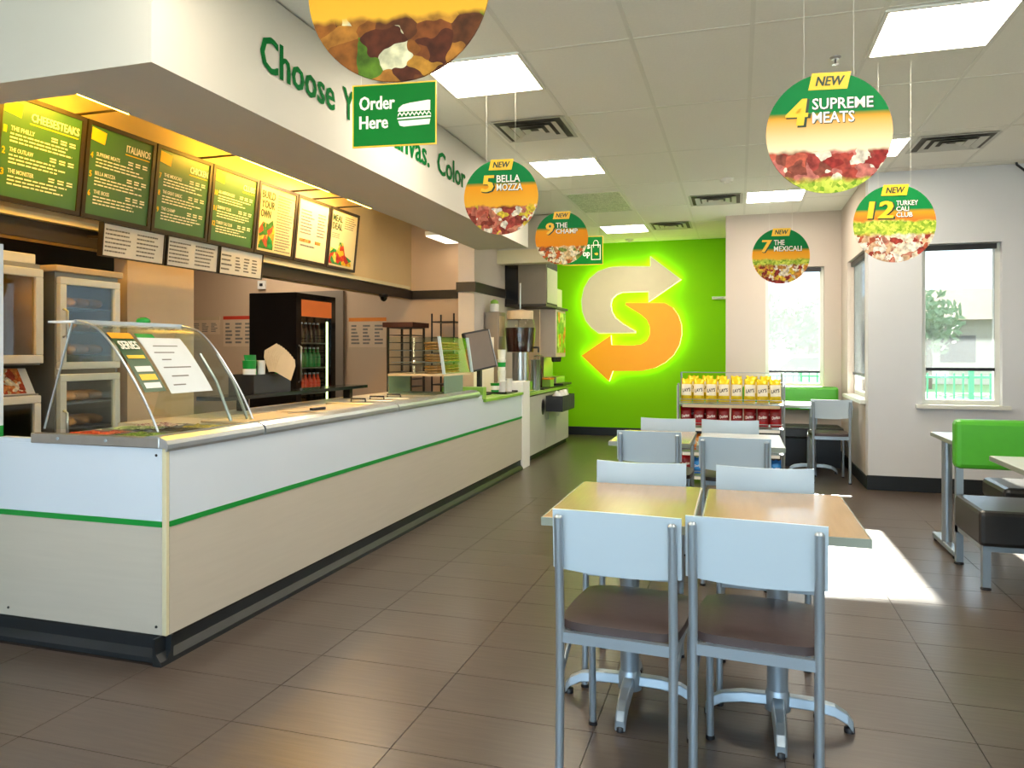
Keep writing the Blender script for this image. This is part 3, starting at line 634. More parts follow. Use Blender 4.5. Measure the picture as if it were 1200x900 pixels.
obj('service_ledge', MB().box(-3.27, -3.05, 3.9, 5.75, 1.02, 1.045).box(-3.2, -3.14, 4.2, 4.25, .935, 1.02).box(-3.2, -3.14, 5.6, 5.65, .935, 1.02), M['blackgloss'], ct)
obj('till_top', B(-3.1, XC+.02, YE1+.02, YE2, .845, .872), M['limetop'], ct, bevel=.003)
obj('till_step', B(-2.75, XC+.012, YE1-.03, YE1+.06, .872, .99), M['limetop'], ct, bevel=.004)
obj('end_post', B(-2.62, XC+.01, YE2, YE2+.3, 0, .99), M['cup'], ct, bevel=.005)

# curved glass case at the near end of the counter
gc = thing('glass_food_case', 'curved glass sneeze guard case at the near end of the counter', 'display case', (0, 0, ZT+.062))
cp = [(-2.415, 0), (-2.452, .075), (-2.515, .18), (-2.60, .30), (-2.68, .395), (-2.76, .46), (-2.86, .486)]
GY0, GY1, ZB = YC+.035, 3.30, 0
def curve_pane(mb, y0, y1, pts, th=.006):
    n = len(pts)
    inn = [(x-th*.8, z-th*.6) for x, z in pts]
    mb.prism(pts + inn[::-1], y0, y1, 'y')
def smooth_pts(pts, k=4):
    out = []
    P = [pts[0]] + pts + [pts[-1]]
    for i in range(1, len(P)-2):
        for j in range(k):
            t_ = j/k; a, b, c, d = P[i-1], P[i], P[i+1], P[i+2]
            out.append(tuple(.5*((2*b[q]) + (-a[q]+c[q])*t_ + (2*a[q]-5*b[q]+4*c[q]-d[q])*t_*t_ + (-a[q]+3*b[q]-3*c[q]+d[q])*t_**3) for q in (0, 1)))
    return out + [pts[-1]]
cps = smooth_pts(cp)
m = MB(); curve_pane(m, GY0+.008, GY1-.008, cps); obj('curved_front_pane', m, M['case'], gc)
endp = cps + [(-2.885, .486), (-3.05, 0)]
for y in (GY0, GY1-.006): obj('end_pane', MB().prism(endp, y, y+.006), M['case'], gc)
obj('top_shelf', B(-3.02, -2.86, GY0-.005, GY1+.005, .484, .494), glass('shelf_glass_glare', '#eef4f0', .9, haze=.85), gc)  # white haze in the glass stands in for reflected glare
obj('shelf_trim', B(-2.868, -2.858, GY0-.005, GY1+.005, .482, .498), M['alum'], gc)
for y in (GY0+.003, GY1-.003): obj('edge_support', MB().path([(x+.004, y, z+.004) for x, z in cps], .005, 8), M['alum'], gc)
obj('rear_glass_edge', MB().path([(-2.885, GY0+.003, .486), (-3.05, GY0+.003, 0)], .005, 8), M['alum'], gc)
for y in (GY1-.1, GY1+.03):
    obj('support_arm', MB().path([(-2.47, y, .0), (-2.56, y, .2), (-2.66, y, .34)], .008, 8), M['steel'], gc)
def on_curve(u, off=.003):
    # point along the glass profile (0 bottom, 1 top), lifted off the pane
    f_ = u*(len(cps)-1); i = min(int(f_), len(cps)-2); q = f_-i
    a, b = cps[i], cps[i+1]; dx, dz = b[0]-a[0], b[1]-a[1]; l = math.hypot(dx, dz)
    return (a[0]+dx*q + dz/l*off, a[1]+dz*q - dx/l*off)
def sticker(name, y0, y1, u0, u1, mt, off):
    def fn(a, b):
        x, z = on_curve(u0+(u1-u0)*b, off); return (x, y0+(y1-y0)*a, z)
    def bk(a, b):
        x, z = on_curve(u0+(u1-u0)*b, off-.0015); return (x, y0+(y1-y0)*a, z)
    obj(name, MB().grid(fn, 2, 10).grid(bk, 2, 10), mt, gc)
sticker('series_strip', GY0+.03, GY0+.16, .32, .76, mat('sticker_dark_green', '#1d4a20', .4), .003)
sticker('series_strip_band', GY0+.03, GY0+.16, .70, .76, M['orange'], .005)
sticker('series_strip_label', GY0+.045, GY0+.145, .53, .555, M['yellow'], .005)
for k, u in enumerate((.36, .41, .46)): sticker('series_strip_label', GY0+.05, GY0+.145, u-.017, u+.017, [M['paper'], M['yellow'], M['paper']][k], .005)
sticker('green_notice', GY0+.19, GY0+.30, .66, .76, M['green'], .003)
sticker('paper_notice', GY0+.18, GY0+.46, .30, .71, mat('notice_paper', '#cdd4d8', .5), .005)
for k in range(6): sticker('notice_print', GY0+.22+.02*(k % 2), GY0+.30+.05*(k % 3), .35+.055*k, .357+.055*k, M['textgrey'], .0065)
x, z = on_curve(.60, .006); x2, z2 = on_curve(.73, .006)
m = MB(); txt(m, 'SERIES', 0, 0, .11, .05, y=0, bold=.03); obj('series_lettering', m, M['textwhite'], gc, (x+.002, GY0+.04, z), (R(-42), 0, R(90)))

# food pans in the case and along the line
FOODS = [('shredded lettuce', ['#7fae3a', '#a9cf5a', '#5f8f2a', '#c9df8a']), ('sliced tomato', ['#b5301e', '#d9523a', '#8f2418', '#e08a6a']), ('black olives', ['#1f1a1a', '#3a3030', '#14100f']), ('sliced cucumber', ['#9fbf7a', '#d5e2b4', '#4f7f3a']),
         ('banana pepper rings', ['#d9c23a', '#e9dc7a', '#a99a2a']), ('chopped onion', ['#d9cfd0', '#a06a8a', '#efe6e6']), ('spinach leaves', ['#2f5f24', '#3f7f30', '#1f4f1a']), ('sliced turkey', ['#e0c0a4', '#d2a98a', '#c79a7c']), ('sliced ham', ['#cf8f84', '#dba49a', '#b87468']), ('cheese slices', ['#e9b83a', '#f0cf6a', '#e0a82a'])]
spots = [(-2.62, 2.80), (-2.90, 2.80), (-2.62, 3.02), (-2.90, 3.02), (-2.62, 3.2), (-2.9, 3.2)]
for i, (nm, pal) in enumerate(FOODS[:6]):
    x, y = spots[i]
    t = thing('food_pan', 'steel pan of %s inside the glass case' % nm, 'food pan', (x, y, .9165), 0, 'ingredient pans in the glass case')
    a, b = .125, .085
    obj('pan', MB().box(-a, a, -b, -b+.006, 0, .03).box(-a, a, b-.006, b, 0, .03).box(-a, -a+.006, -b+.006, b-.006, 0, .03).box(a-.006, a, -b+.006, b-.006, 0, .03).box(-a+.006, a-.006, -b+.006, b-.006, 0, .004), M['steel'], t)
    fm, _ = food('filling_'+nm.replace(' ', '_'), pal, 60)
    rnd = random.Random(i)
    hv = {(p, q): rnd.uniform(.02, .036) for p in range(9) for q in range(7)}
    f = MB(); f.grid(lambda u, v: (-.117+.234*u, -.077+.154*v, hv[(round(u*8), round(v*6))]), 8, 6); f.box(-.117, .117, -.077, .077, .005, .019)
    o = obj('filling', f, fm, t); o['kind'] = 'stuff'; o['label'] = 'loose ' + nm
for i, (y0, y1) in enumerate(((3.42, 4.05), (4.12, 4.78))):
    t = thing('cutting_board', ['tan cutting board on the prep line beside the glass case', 'tan cutting board on the prep line below the napkin holder'][i], 'cutting board', (-2.66, (y0+y1)/2, .9365)); h = (y1-y0)/2
    obj('board', B(-.18, .18, -h, h, 0, .014), M['tan'], t, bevel=.004); obj('groove', B(-.16, -.15, -h+.03, h-.03, .0139, .0148), M['textgrey'], t)
for i, y in enumerate((4.98, 5.28, 5.58)):
    t = thing('steel_lid', ['steel pan lid on the prep line beside the cutting board', 'steel pan lid in the middle of three', 'steel pan lid beside the cookie case'][i], 'pan lid', (-2.72, y, .9365), 0, 'steel lids on the prep line')
    obj('lid', B(-.2, .2, -.135, .135, 0, .018), M['steel'], t, bevel=.008); obj('handle', MB().path([(-.06, 0, .018), (-.06, 0, .04), (.06, 0, .04), (.06, 0, .018)], .007, 8), M['black'], t)
t = thing('knife', 'black handled bread knife lying on the cutting board', 'knife', (-2.62, 4.1, .952)); t.rotation_euler = (0, 0, R(80))
obj('blade', MB().prism([(-.16, -.012), (.06, -.014), (.06, .012), (-.12, .012)], 0, .0025, 'z'), M['steel'], t); obj('handle', B(.06, .19, -.013, .013, 0, .018), M['black'], t, bevel=.005)
t = thing('green_lid', 'domed green lid on the glass case top shelf', 'bowl', (-2.93, 3.05, 1.464))  # a small green lid, dome side up
t.location = (-2.93, onx(168, 378, -2.93)[1], 1.4725)
obj('dome', MB().lathe([(.03, 0), (.035, .012), (.03, .026), (.012, .034)], 18), M['green'], t)
# napkin, wrap and cup organiser behind the line
p0 = onx(283, 450, -3.0); p1 = onx(350, 450, -3.0)
oy = (p0[1]+p1[1])/2 + .1
og = thing('organizer_box', 'black open organizer box on the dark service ledge', 'organizer', (-3.16, oy, 1.0465))
hw = .21
obj('tray', MB().box(-.1, .1, -hw, hw, 0, .008).box(-.1, .1, -hw, -hw+.006, .008, .13).box(-.1, .1, hw-.006, hw, .008, .13).box(.094, .1, -hw+.006, hw-.006, .008, .13).box(-.1, -.094, -hw+.006, hw-.006, .008, .13), M['black'], og)
obj('divider', B(-.094, .094, .02, .026, .008, .09), M['black'], og)
def cup(name, x, y, z, h, r0, r1, label, mt, band, group=None):
    t = thing(name, label, 'cup', (x, y, z), 0, group)
    obj('cup_body', MB().lathe([(r0, 0), (r1, h), (r1+.003, h+.004), (r1-.003, h+.004)], 18), mt, t)
    if band: obj('cup_print', MB().lathe([(r0+(r1-r0)*.3+.0008, h*.3), (r0+(r1-r0)*.75+.0008, h*.75)], 18), band, t)
    return t
cup('cup_stack', -3.14, oy-.15, 1.056, .21, .034, .045, 'green printed cup upside the organizer by the white sleeves', M['green'], M['cup'])
cup('paper_sleeve', -3.11, oy-.06, 1.056, .21, .022, .027, 'plain white paper sleeve standing in the organizer', M['cup'], None)
t = thing('green_bag', 'crumpled green bag behind the cups in the organizer', 'bag', (-3.205, oy-.055, 1.057))
rnd = random.Random(3); jit = {(i, j): rnd.uniform(.8, 1.15) for i in range(13) for j in range(7)}
obj('bag_body', MB().grid(lambda u, v: ((.03*math.cos(u*6.283)*(jit[(round(u*12) % 12, round(v*6))])*(1-.4*v)), .06*math.sin(u*6.283)*jit[(round(u*12) % 12, round(v*6))], .25*v), 12, 6), M['green'], t)
t = thing('napkin_fan', 'fanned stack of tan paper napkins spilling over the organizer', 'napkins', (-3.05, oy+.06, 1.195))
nm = MB().prism([(-.085, 0), (.085, 0), (.085, .11), (.06, .15), (-.06, .15), (-.085, .11)], 0, .004).mesh('napkin', [M['tan']])
for k in range(9):
    o = bpy.data.objects.new('napkin', nm); C.objects.link(o); o.parent = t; o.location = (.005+.004*k, -.03+.002*k, .03-.008*k); o.rotation_euler = (0, R(-24+6*k), R(80))
t = thing('bag_box', 'narrow green printed box standing beside the napkins', 'box', (-3.115, oy+.165, 1.056)); obj('carton', B(-.03, .03, -.02, .02, 0, .22), M['green'], t)
mm = MB(); txt(mm, 'SUBWAY', 0, 0, .11, .02, y=0); obj('lettering', mm, M['textwhite'], t, (.031, .008, .02), (0, R(-90), R(90)))
# cookie case and till end
YK0, YK1 = onx(497, 430, -2.72)[1], 6.95
kc = thing('cookie_case', 'glass cookie display with white frame on the counter before the till', 'display case', (-2.78, 0, .937))
zb, zt = .17, .52
obj('riser', MB().box(-.3, .26, YK0, 6.66, 0, .006).box(-.3, -.29, YK0, 6.66, .006, zb).box(.25, .26, YK0, 6.66, .006, zb), glass('riser_glass', '#c6ddd0', .9, .35, '#b9cdbf'), kc)
obj('bottom_shelf', B(-.3, .25, YK0, YK1, zb, zb+.02), M['tan'], kc)
obj('glass_front', MB().prism([(.25, zb+.02), (.2, zt), (.196, zt), (.246, zb+.02)], YK0+.02, YK1-.02), M['case'], kc)
obj('glass_top', B(-.3, .2, YK0, YK1, zt, zt+.006), M['case'], kc); 
for y in (YK0, YK1-.02): obj('frame_post', MB().prism([(.262, zb+.02), (.212, zt+.01), (.188, zt+.01), (.238, zb+.02)], y, y+.02), M['chairback'], kc); obj('end_glass', MB().prism([(.24, zb+.02), (.19, zt), (-.3, zt), (-.3, zb+.02)], y+.007, y+.012), M['case'], kc)
for z in (.29, .40): obj('wire_shelf', B(-.28, .155, YK0+.03, YK1-.03, z, z+.006), M['steel'], kc)
cm = mat('cookie', '#a8743a', .8, var=.3, scale=60, bump=.4); cme = MB().lathe([(.025, 0), (.058, .004), (.054, .018), (.025, .024)], 14).mesh('cookie', [cm])
for z, nm_ in ((.125+.065, 'bottom'), (.296, 'middle'), (.406, 'upper')):
    for k in range(6):
        for q in range(3):
            o = bpy.data.objects.new('cookie', cme); C.objects.link(o); o.location = (-2.78+.09-.005*q, YK0+.09+(YK1-YK0-.18)/5*k, .9385+z+.0255*q); tag(o, 'round brown cookie on the %s shelf of the cookie case' % nm_, 'cookie', 'cookies on the %s shelf' % nm_)
t = thing('till_monitor', 'tilted grey flat till screen on the counter by the cups', 'monitor', (-2.62, onx(560, 440, -2.62)[1]+.05, .8735)); t.rotation_euler = (0, 0, R(0))
obj('stand', MB().box(-.1, .1, -.1, .1, 0, .015).box(-.02, .02, -.03, .03, .015, .3), M['black'], t)
sc = obj('screen_housing', B(-.20, .20, -.02, .025, -.21, .21), M['black'], t, (0, 0, .47), (R(-10), R(-8), R(68)), bevel=.012)
obj('display', B(-.18, .18, -.0215, -.02, -.19, .19), M['screen'], sc); obj('side_bezel', B(.198, .206, -.02, .028, -.2, .2), M['alum'], sc)
cy = onx(588, 462, -2.5)[1]
t = thing('till_tray', 'low black tray under the stacked cups', 'tray', (-2.5, cy, .8735)); obj('tray_base', B(-.12, .12, -.2, .22, 0, .008), M['black'], t); obj('rim', B(-.12, .12, -.2, -.19, .008, .02), M['black'], t); obj('rim', B(-.12, .12, .21, .22, .008, .02), M['black'], t)
for k in range(4):
    cup('paper_cup', -2.5, cy, .883+.1215*k, .115 if k < 3 else .1, .04, .047, ['plain white paper cup at the foot of the cup stack', 'plain white paper cup in the middle of the cup stack', 'green banded paper cup in the cup stack', 'pale paper cup on top of the cup stack'][k], M['cup'], M['green'] if k == 2 else None, 'stacked cups by the till')
cup('paper_cup', -2.46, cy+.13, .883, .14, .035, .042, 'short white cup standing beside the cup stack', M['cup'], None)
cup('paper_cup', -2.54, cy-.12, .883, .10, .04, .05, 'green printed cup beside the cup stack', M['green'], M['cup'])
t = thing('paper_sheet', 'cream card with an orange picture standing behind the till screen', 'card', (-2.78, YE2-.03, .8735)); 
obj('card', B(-.12, .12, -.003, .003, 0, .62), M['cup'], t); fm, _ = food('card_picture', ['#e88a1a', '#f0b03a', '#d9602a'], 20); obj('picture', MB().lathe([(.0, 0), (.07, 0)], 20).prism([(.06*math.cos(a*.314), .40+.09*math.sin(a*.314)) for a in range(20)], -.005, -.003), fm, t)

# ---------------------------------------------------------------- kitchen equipment
XO = -4.0
def oven_door(t, y0, y1, z0, z1, fr=.045, handle=True):
    d = obj('door', MB().box(0, .035, y0, y1, z0, z0+fr).box(0, .035, y0, y1, z1-fr, z1).box(0, .035, y0, y0+fr, z0+fr, z1-fr).box(0, .035, y1-fr, y1, z0+fr, z1-fr), M['ovenwhite'], t, bevel=.005)
    obj('door_glass', B(.012, .018, y0+fr, y1-fr, z0+fr, z1-fr), glass('oven_glass', '#d2d8d5'), d)
    if handle: obj('handle', MB().path([(.035, y0+.02, z0+(z1-z0)*.35), (.065, y0+.02, z0+(z1-z0)*.37), (.065, y0+.02, z0+(z1-z0)*.63), (.035, y0+.02, z0+(z1-z0)*.65)], .008, 8), M['steel'], d)
def carcass(t, y0, y1, z0, z1, dp=.7):
    obj('body', MB().box(-dp, -dp+.02, y0, y1, z0, z1).box(-dp+.02, 0, y0, y0+.02, z0, z1).box(-dp+.02, 0, y1-.02, y1, z0, z1).box(-dp+.02, 0, y0+.02, y1-.02, z0, z0+.03).box(-dp+.02, 0, y0+.02, y1-.02, z1-.04, z1), [mat('cabinet_metal', '#8f8d86', .4, .5)], t)
bread_me = MB().grid(lambda u, v: (.045*math.sin(v*3.1416)*math.cos(u*6.283), -.12*math.cos(v*3.1416), .035+.035*abs(math.sin(v*3.1416))**.7*math.sin(u*6.283)), 12, 8).mesh('bread_roll', [M['bread']])
def rolls(y0, y1, z, n, label, group, x=XO-.16):
    for k in range(n):
        o = bpy.data.objects.new('bread_roll', bread_me); C.objects.link(o); o.location = (x, y0+(y1-y0)*(k+.5)/n, z+.002); o.rotation_euler = (0, 0, R(90)); tag(o, label, 'bread', group)
t = thing('bread_cabinet', 'tall pale bread proofing cabinet with two glass doors', 'cabinet', (XO, 0, 0)); y0, y1 = 3.53, 4.01
carcass(t, y0, y1, 0, 1.82); oven_door(t, y0+.01, y1-.01, 1.22, 1.79); oven_door(t, y0+.01, y1-.01, .55, 1.19)
obj('top_cap', B(-.7, .04, y0-.02, y1+.01, 1.82, 1.86), M['tan'], t, bevel=.006)
obj('kick', B(-.6, -.02, y0+.02, y1-.02, .03, .5), M['ovenwhite'], t)
obj('cabinet_fill_tube', MB().tube((-.03, y0+.034, .62), (-.03, y0+.034, 1.74), .008, 8), emis('cabinet_fill_glow', '#ffe2b0', 22), t)  # tube added to brighten the bread shelves, tucked behind the near post
SZ = (.68, .84, 1.0, 1.30, 1.45, 1.60)
for z in SZ: obj('wire_shelf', B(-.66, -.02, y0+.03, y1-.03, z, z+.008), M['steel'], t)
for z in SZ: rolls(y0+.04, y1-.04, z+.008, 4, 'golden bread roll on a shelf of the proofing cabinet', 'bread rolls in the proofing cabinet')
t = thing('toaster_oven', 'white framed oven with a glass door and glowing elements', 'oven', (XO, 0, 1.25)); y0, y1 = 2.75, 3.43
carcass(t, y0, y1, 0, .60, .6); oven_door(t, y0+.01, y1-.005, .01, .57, .05)
obj('top_cap', B(-.6, -.01, y0+.02, y1-.02, .60, .66), M['ovenwhite'], t, bevel=.005)
hm = emis('oven_element', '#ff9a1a', 5)
obj('heat_lamp', B(-.3, -.26, 3.1, 3.22, .36, .49), hm, t)
for k in range(4): obj('heating_element', MB().tube((-.22, 3.12, .12+.06*k), (-.22, 3.26, .12+.06*k), .010, 8), hm, t)
t = thing('pizza_panel', 'slanted pizza picture panel between the two ovens', 'panel', (XO, 0, 1.08))
obj('shelf', MB().prism([(-.5, 0), (.0, 0), (-.08, .15), (-.5, .15)], 2.75, 3.40), M['ovenwhite'], t)
fm, _ = food('pizza_picture', ['#b5442a', '#d98a4a', '#e8c88a', '#c9602a', '#f0e0c0'], 26)
obj('picture', MB().prism([(.001, .005), (-.077, .148), (-.07, .15), (.008, .007)], 2.95, 3.34), fm, t)
t = thing('lower_oven', 'small white framed oven below the pizza panel', 'oven', (XO, 0, .68)); carcass(t, 2.75, 3.42, 0, .40, .6); oven_door(t, 2.76, 3.41, .01, .39, .045, False)
t = thing('oven_stand', 'steel stand that carries the small oven', 'stand', (XO, 0, 0)); obj('top', B(-.6, 0, 2.75, 3.43, .64, .68), M['steel'], t)
for x in (-.57, -.03):
    for y in (2.78, 3.40): obj('leg', B(x-.02, x+.02, y-.02, y+.02, 0, .64), M['steel'], t)
# drinks fridge
XF = -4.6; fy0, fy1 = 6.98, 7.80
fr = thing('drinks_fridge', 'tall black drinks fridge with a lit glass door', 'fridge', (XF, 0, 0))
obj('body', MB().box(-.55, -.53, fy0, fy1, .05, 1.97).box(-.53, 0, fy0, fy0+.04, .05, 1.97).box(-.53, 0, fy1-.04, fy1, .05, 1.97).box(-.53, 0, fy0+.04, fy1-.04, .05, .4).box(-.53, 0, fy0+.04, fy1-.04, 1.93, 1.97), M['blackgloss'], fr)
obj('foot', B(-.5, -.05, fy0+.05, fy1-.05, 0, .05), M['black'], fr)
d = obj('door', MB().box(0, .04, fy0, fy1, .4, .5).box(0, .04, fy0, fy1, 1.90, 1.97).box(0, .04, fy0, fy0+.1, .5, 1.9).box(0, .04, fy1-.1, fy1, .5, 1.9), M['blackgloss'], fr)
obj('door_glass', B(.012, .018, fy0+.1, fy1-.1, .5, 1.72), M['glass'], d)
obj('header_sign', B(.01, .045, fy0+.1, fy1-.1, 1.72, 1.9), mat('fridge_header', '#c9642a', .4, emit=.25), d)
obj('handle', MB().path([(.04, fy0+.05, 1.0), (.07, fy0+.05, 1.02), (.07, fy0+.05, 1.38), (.04, fy0+.05, 1.4)], .01, 8), M['steel'], d)
obj('light_tube', MB().tube((-.03, fy1-.075, .55), (-.03, fy1-.075, 1.68), .012, 8), M['fridgelight'], fr)
BOT = {}
for z, rows in ((.52, [('#e8e2d0', 'white')]), (.86, [('#c9402a', 'red')]), (1.15, [('#1f7f3a', 'green')]), (1.43, [('#3a1f16', 'brown')])):
    obj('shelf', B(-.5, -.03, fy0+.05, fy1-.05, z-.012, z), M['steel'], fr)
    col, cn = rows[0]; bm_ = mat('bottle_'+cn, col, .15)
    me = MB().lathe([(.03, 0), (.033, .01), (.033, .13), (.014, .18), (.013, .21)], 12).mesh('bottle', [bm_]); cme2 = MB().lathe([(.015, .21), (.015, .228)], 10).mesh('cap', [M['chairback']])
    for k in range(7):
        t = thing('drink_bottle', '%s bottle standing on a shelf of the drinks fridge' % cn, 'bottle', (XF-.09, fy0+.13+.085*k, z+.0015), 0, '%s bottles in the fridge' % cn)
        for n_, me_ in (('bottle_body', me), ('cap', cme2)):
            o = bpy.data.objects.new(n_, me_); C.objects.link(o); o.parent = t
# kitchen door behind the fridge, posters, racks
dr = struct(obj('door_1', B(ony(300, 400, YK)[0], ony(390, 400, YK)[0], YK-.03, YK, 0, 2.08), mat('taupe_door', '#6a5c4e', .5)))
obj('door_frame', MB().box(ony(390, 400, YK)[0], ony(404, 400, YK)[0], YK-.05, YK, 0, 2.17).box(ony(296, 400, YK)[0], ony(390, 400, YK)[0], YK-.05, YK, 2.08, 2.17), mat('grey_door_frame', '#8c8072', .45), dr)
def poster(px0, px1, py0, py1, label, head, tilt=0):
    a = ony(px0, py1, YK); b = ony(px1, py0, YK); W, Hh = b[0]-a[0], b[2]-a[2]
    t = thing('wall_poster', label, 'poster', ((a[0]+b[0])/2, YK-.004, (a[2]+b[2])/2)); obj('sheet', B(-W/2, W/2, -.003, .003, -Hh/2, Hh/2), mat('poster_paper', '#d9bfa0', .6), t)
    obj('header', B(-W/2, W/2, -.005, -.0031, Hh/2-.05, Hh/2), head, t); m = MB()
    for q in range(3): lines(m, -W/2+.04+q*W/3.2, -W/2+.03+(q+.8)*W/3.2, -Hh/2+.03, Hh/2-.09, 6, y=-.005, fill=.5, rag=.5)
    obj('fine_print', m, M['textgrey'], t)['kind'] = 'stuff'
poster(262, 299, 370, 406, 'tan notice with a red header on the kitchen wall', M['red']); poster(409, 453, 372, 407, 'tan notice with an orange header beside the kitchen door', mat('poster_orange', '#e8862a', .5))
poster(224, 258, 371, 392, 'faded grey notice beside the red headed notice', M['tan'])
t = thing('sheet_rack', 'tall brown sheet pan rack against the kitchen wall', 'rack', (ony(476, 400, 8.6)[0], 8.6, 0)); xr0 = ony(463, 400, 8.6)[0]-t.location.x; xr1 = -xr0
zr = ony(476, 384, 8.6)[2]
for x in (xr0, xr1):
    for y in (-.2, .2): obj('upright', B(x-.012, x+.012, y-.012, y+.012, 0, zr), M['frameblack'], t)
for k in range(17): obj('runner', B(xr0, xr1, -.2, .2, .15+k*.092, .158+k*.092), M['frameblack'], t)
obj('top_pan', B(xr0-.05, xr1+.05, -.25, .25, zr, zr+.06), mat('brown_tray', '#4a2418', .5), t)
t = thing('wire_shelving', 'dark wire shelving unit beside the column in the kitchen', 'shelving', (ony(525, 400, 8.9)[0], 8.9, 0)); zr = ony(525, 368, 8.9)[2]
for x in (-.16, .14):
    for y in (-.15, .15): obj('post', MB().tube((x, y, 0), (x, y, zr), .012, 8), M['black'], t)
for k in range(8): obj('shelf', B(-.16, .14, -.15, .15, .3+k*.2, .315+k*.2), M['black'], t)
t = thing('wall_switch', 'small white switch box on the kitchen wall', 'switch', ony(308, 334, YK)); t.location.y = YK-.02
obj('plate', B(-.06, .06, -.02, .018, -.06, .06), M['cup'], t); obj('button', B(-.025, .025, -.025, -.02, -.02, .02), M['black'], t)

# ---------------------------------------------------------------- drink station
XD = -2.40; dy0, dy1 = 8.5, 10.72
ds = thing('drink_station', 'pale drink station cabinet with doors and a trash opening', 'cabinet', (XD, 0, 0))
obj('carcass', B(-.53, -.012, dy0, dy1, .06, .80), M['dark'], ds); obj('kick', B(-.5, -.03, dy0, dy1, 0, .06), M['base'], ds)
doorm = mat('grey_beige_door', '#c3c2b6', .35, var=.02)
ed = [dy0+.03, 9.35, 9.95, dy1]
for k in range(3):
    a, b = ed[k]+.006, ed[k+1]-.006
    d = obj('door', B(-.012, .006, a, b, .07, .785), doorm, ds, bevel=.004)
    if k == 0:
        yc, zc = b-.13, .62
        obj('trash_opening', MB().prism([(yc+.07*math.cos(i*.3142), zc+.10*math.sin(i*.3142)) for i in range(20)], .006, .009, 'x'), M['black'], d)
    else: obj('handle', MB().path([(.006, a+.05, .45), (.03, a+.05, .45), (.03, a+.05, .6), (.006, a+.05, .6)], .006, 8), M['alum'], d)
obj('countertop', B(-.53, .025, dy0-.02, dy1+.02, .80, .835), M['limetop'], ds, bevel=.004)
obj('drip_mat', B(-.4, .0, 9.3, 10.6, .836, .85), M['black'], ds)
bk = thing('black_basket', 'black slotted basket hooked on the drink station front', 'basket', (XD+.04, 10.1, .56)); 
bp0 = onx(645, 475, XD+.1)[1]; bp1 = onx(668, 475, XD+.2)[1]
hb = (bp1-bp0)/2; bk.location.y = (bp0+bp1)/2
m = MB(); m.box(.0, .22, -hb, hb, 0, .01); 
for a in (0, .21): m.box(a, a+.01, -hb, hb, .01, .2)
for a in (-hb, hb-.01): m.box(.01, .21, a, a+.01, .01, .2)
obj('basket_body', m, M['black'], bk)
for k in range(9): obj('slat', B(.222, .226, -hb+.03+k*(2*hb-.06)/8.0, -hb+.045+k*(2*hb-.06)/8.0, .02, .18), M['textgrey'], bk)
for k, (dy, rz) in enumerate(((-.31, 20), (0, -15), (.31, 35))):
    t = thing('crumpled_napkin', 'white crumpled paper napkin heaped in the black basket', 'napkin', (XD+.15, bk.location.y+dy*hb*1.9, .575), R(rz), 'napkins in the basket'); rnd = random.Random(k)
    jj = {(i, j): rnd.uniform(.6, 1.1) for i in range(11) for j in range(7)}
    obj('sheet', MB().grid(lambda u, v: (.075*math.sin(v*3.14)*math.cos(u*6.283)*jj[(round(u*10) % 10, round(v*6))], hb*.24*math.sin(v*3.14)*math.sin(u*6.283)*jj[(round(u*10) % 10, round(v*6))], .13-.125*math.cos(v*3.14)*jj[(0, round(v*6))]), 10, 6), M['paper'], t)
# soda machine
sy0, sy1 = 10.12, 10.98; sz0 = .852
sm = thing('soda_machine', 'tall steel soda fountain with a bright picture panel', 'soda machine', (XD-.1, 0, sz0))
obj('base', B(-.38, .05, sy0+.05, dy1, 0, .12), M['steel'], sm, bevel=.006); obj('column', B(-.38, -.12, sy0+.02, dy1-.05, .12, .4), M['steel'], sm)
zt = onx(655, 362, XD)[2]-sz0
obj('head', B(-.38, .06, sy0, dy1, .4, zt), mat('soda_machine_cream', '#cdbfae', .35), sm, bevel=.01)
pmx, _ = food('soda_picture', ['#9ad12a', '#e8a01a', '#c9e86a', '#d9602a', '#6fb81a'], 9)
obj('picture_panel', B(.06, .068, sy0+.06, dy1-.03, .46, zt-.04), pmx, sm)
obj('top_panel', B(-.40, .09, sy0-.05, dy1+.03, zt, zt+.03), M['black'], sm)
for k in range(4): obj('nozzle', MB().lathe([(.02, 0), (.028, .03), (.028, .07)], 12, (-.0, sy0+.1+.12*k, .33)), M['black'], sm)
obj('drip_tray', B(-.1, .16, sy0+.02, dy1-.04, .0, .03), M['black'], sm, bevel=.004)
obj('lime_display', MB().prism([(-.02, zt+.03), (.03, zt+.03), (.03, zt+.3), (-.02, zt+.3)], sy0+.1, sy0+.5, 'y'), mat('lime_translucent', '#b9c98a', .3), sm)
# tea urn
ty = 9.05
pxu = onx(607, 400, -2.55)[1]
tu = thing('tea_urn', 'clear tea dispenser full of dark tea beside the cup rack', 'drink dispenser', (-2.55, pxu+.1, .8365)); zl = lambda py: onx(607, py, -2.55)[2]-.8365
obj('stand', MB().box(-.16, .16, -.16, .16, 0, .02).box(-.12, .12, -.12, .12, .02, .13), M['steel'], tu)
z0, z1, z2 = zl(413), zl(384), zl(374)
obj('pedestal', MB().lathe([(.10, .13), (.10, z0)], 16), M['steel'], tu)
obj('tea', MB().lathe([(.16, z0+.005), (.185, z1-.02), (.185, z1)], 24), M['tea'], tu); obj('clear_tank', MB().lathe([(.165, z0), (.19, z1), (.165, z2)], 24), M['case'], tu)
obj('lid', MB().lathe([(.16, z2), (.16, zl(364)), (.02, zl(363))], 24), M['tan'], tu)
obj('tap', MB().path([(.17, 0, z0+.06), (.23, 0, z0+.06), (.23, 0, z0)], .014, 8), M['black'], tu)
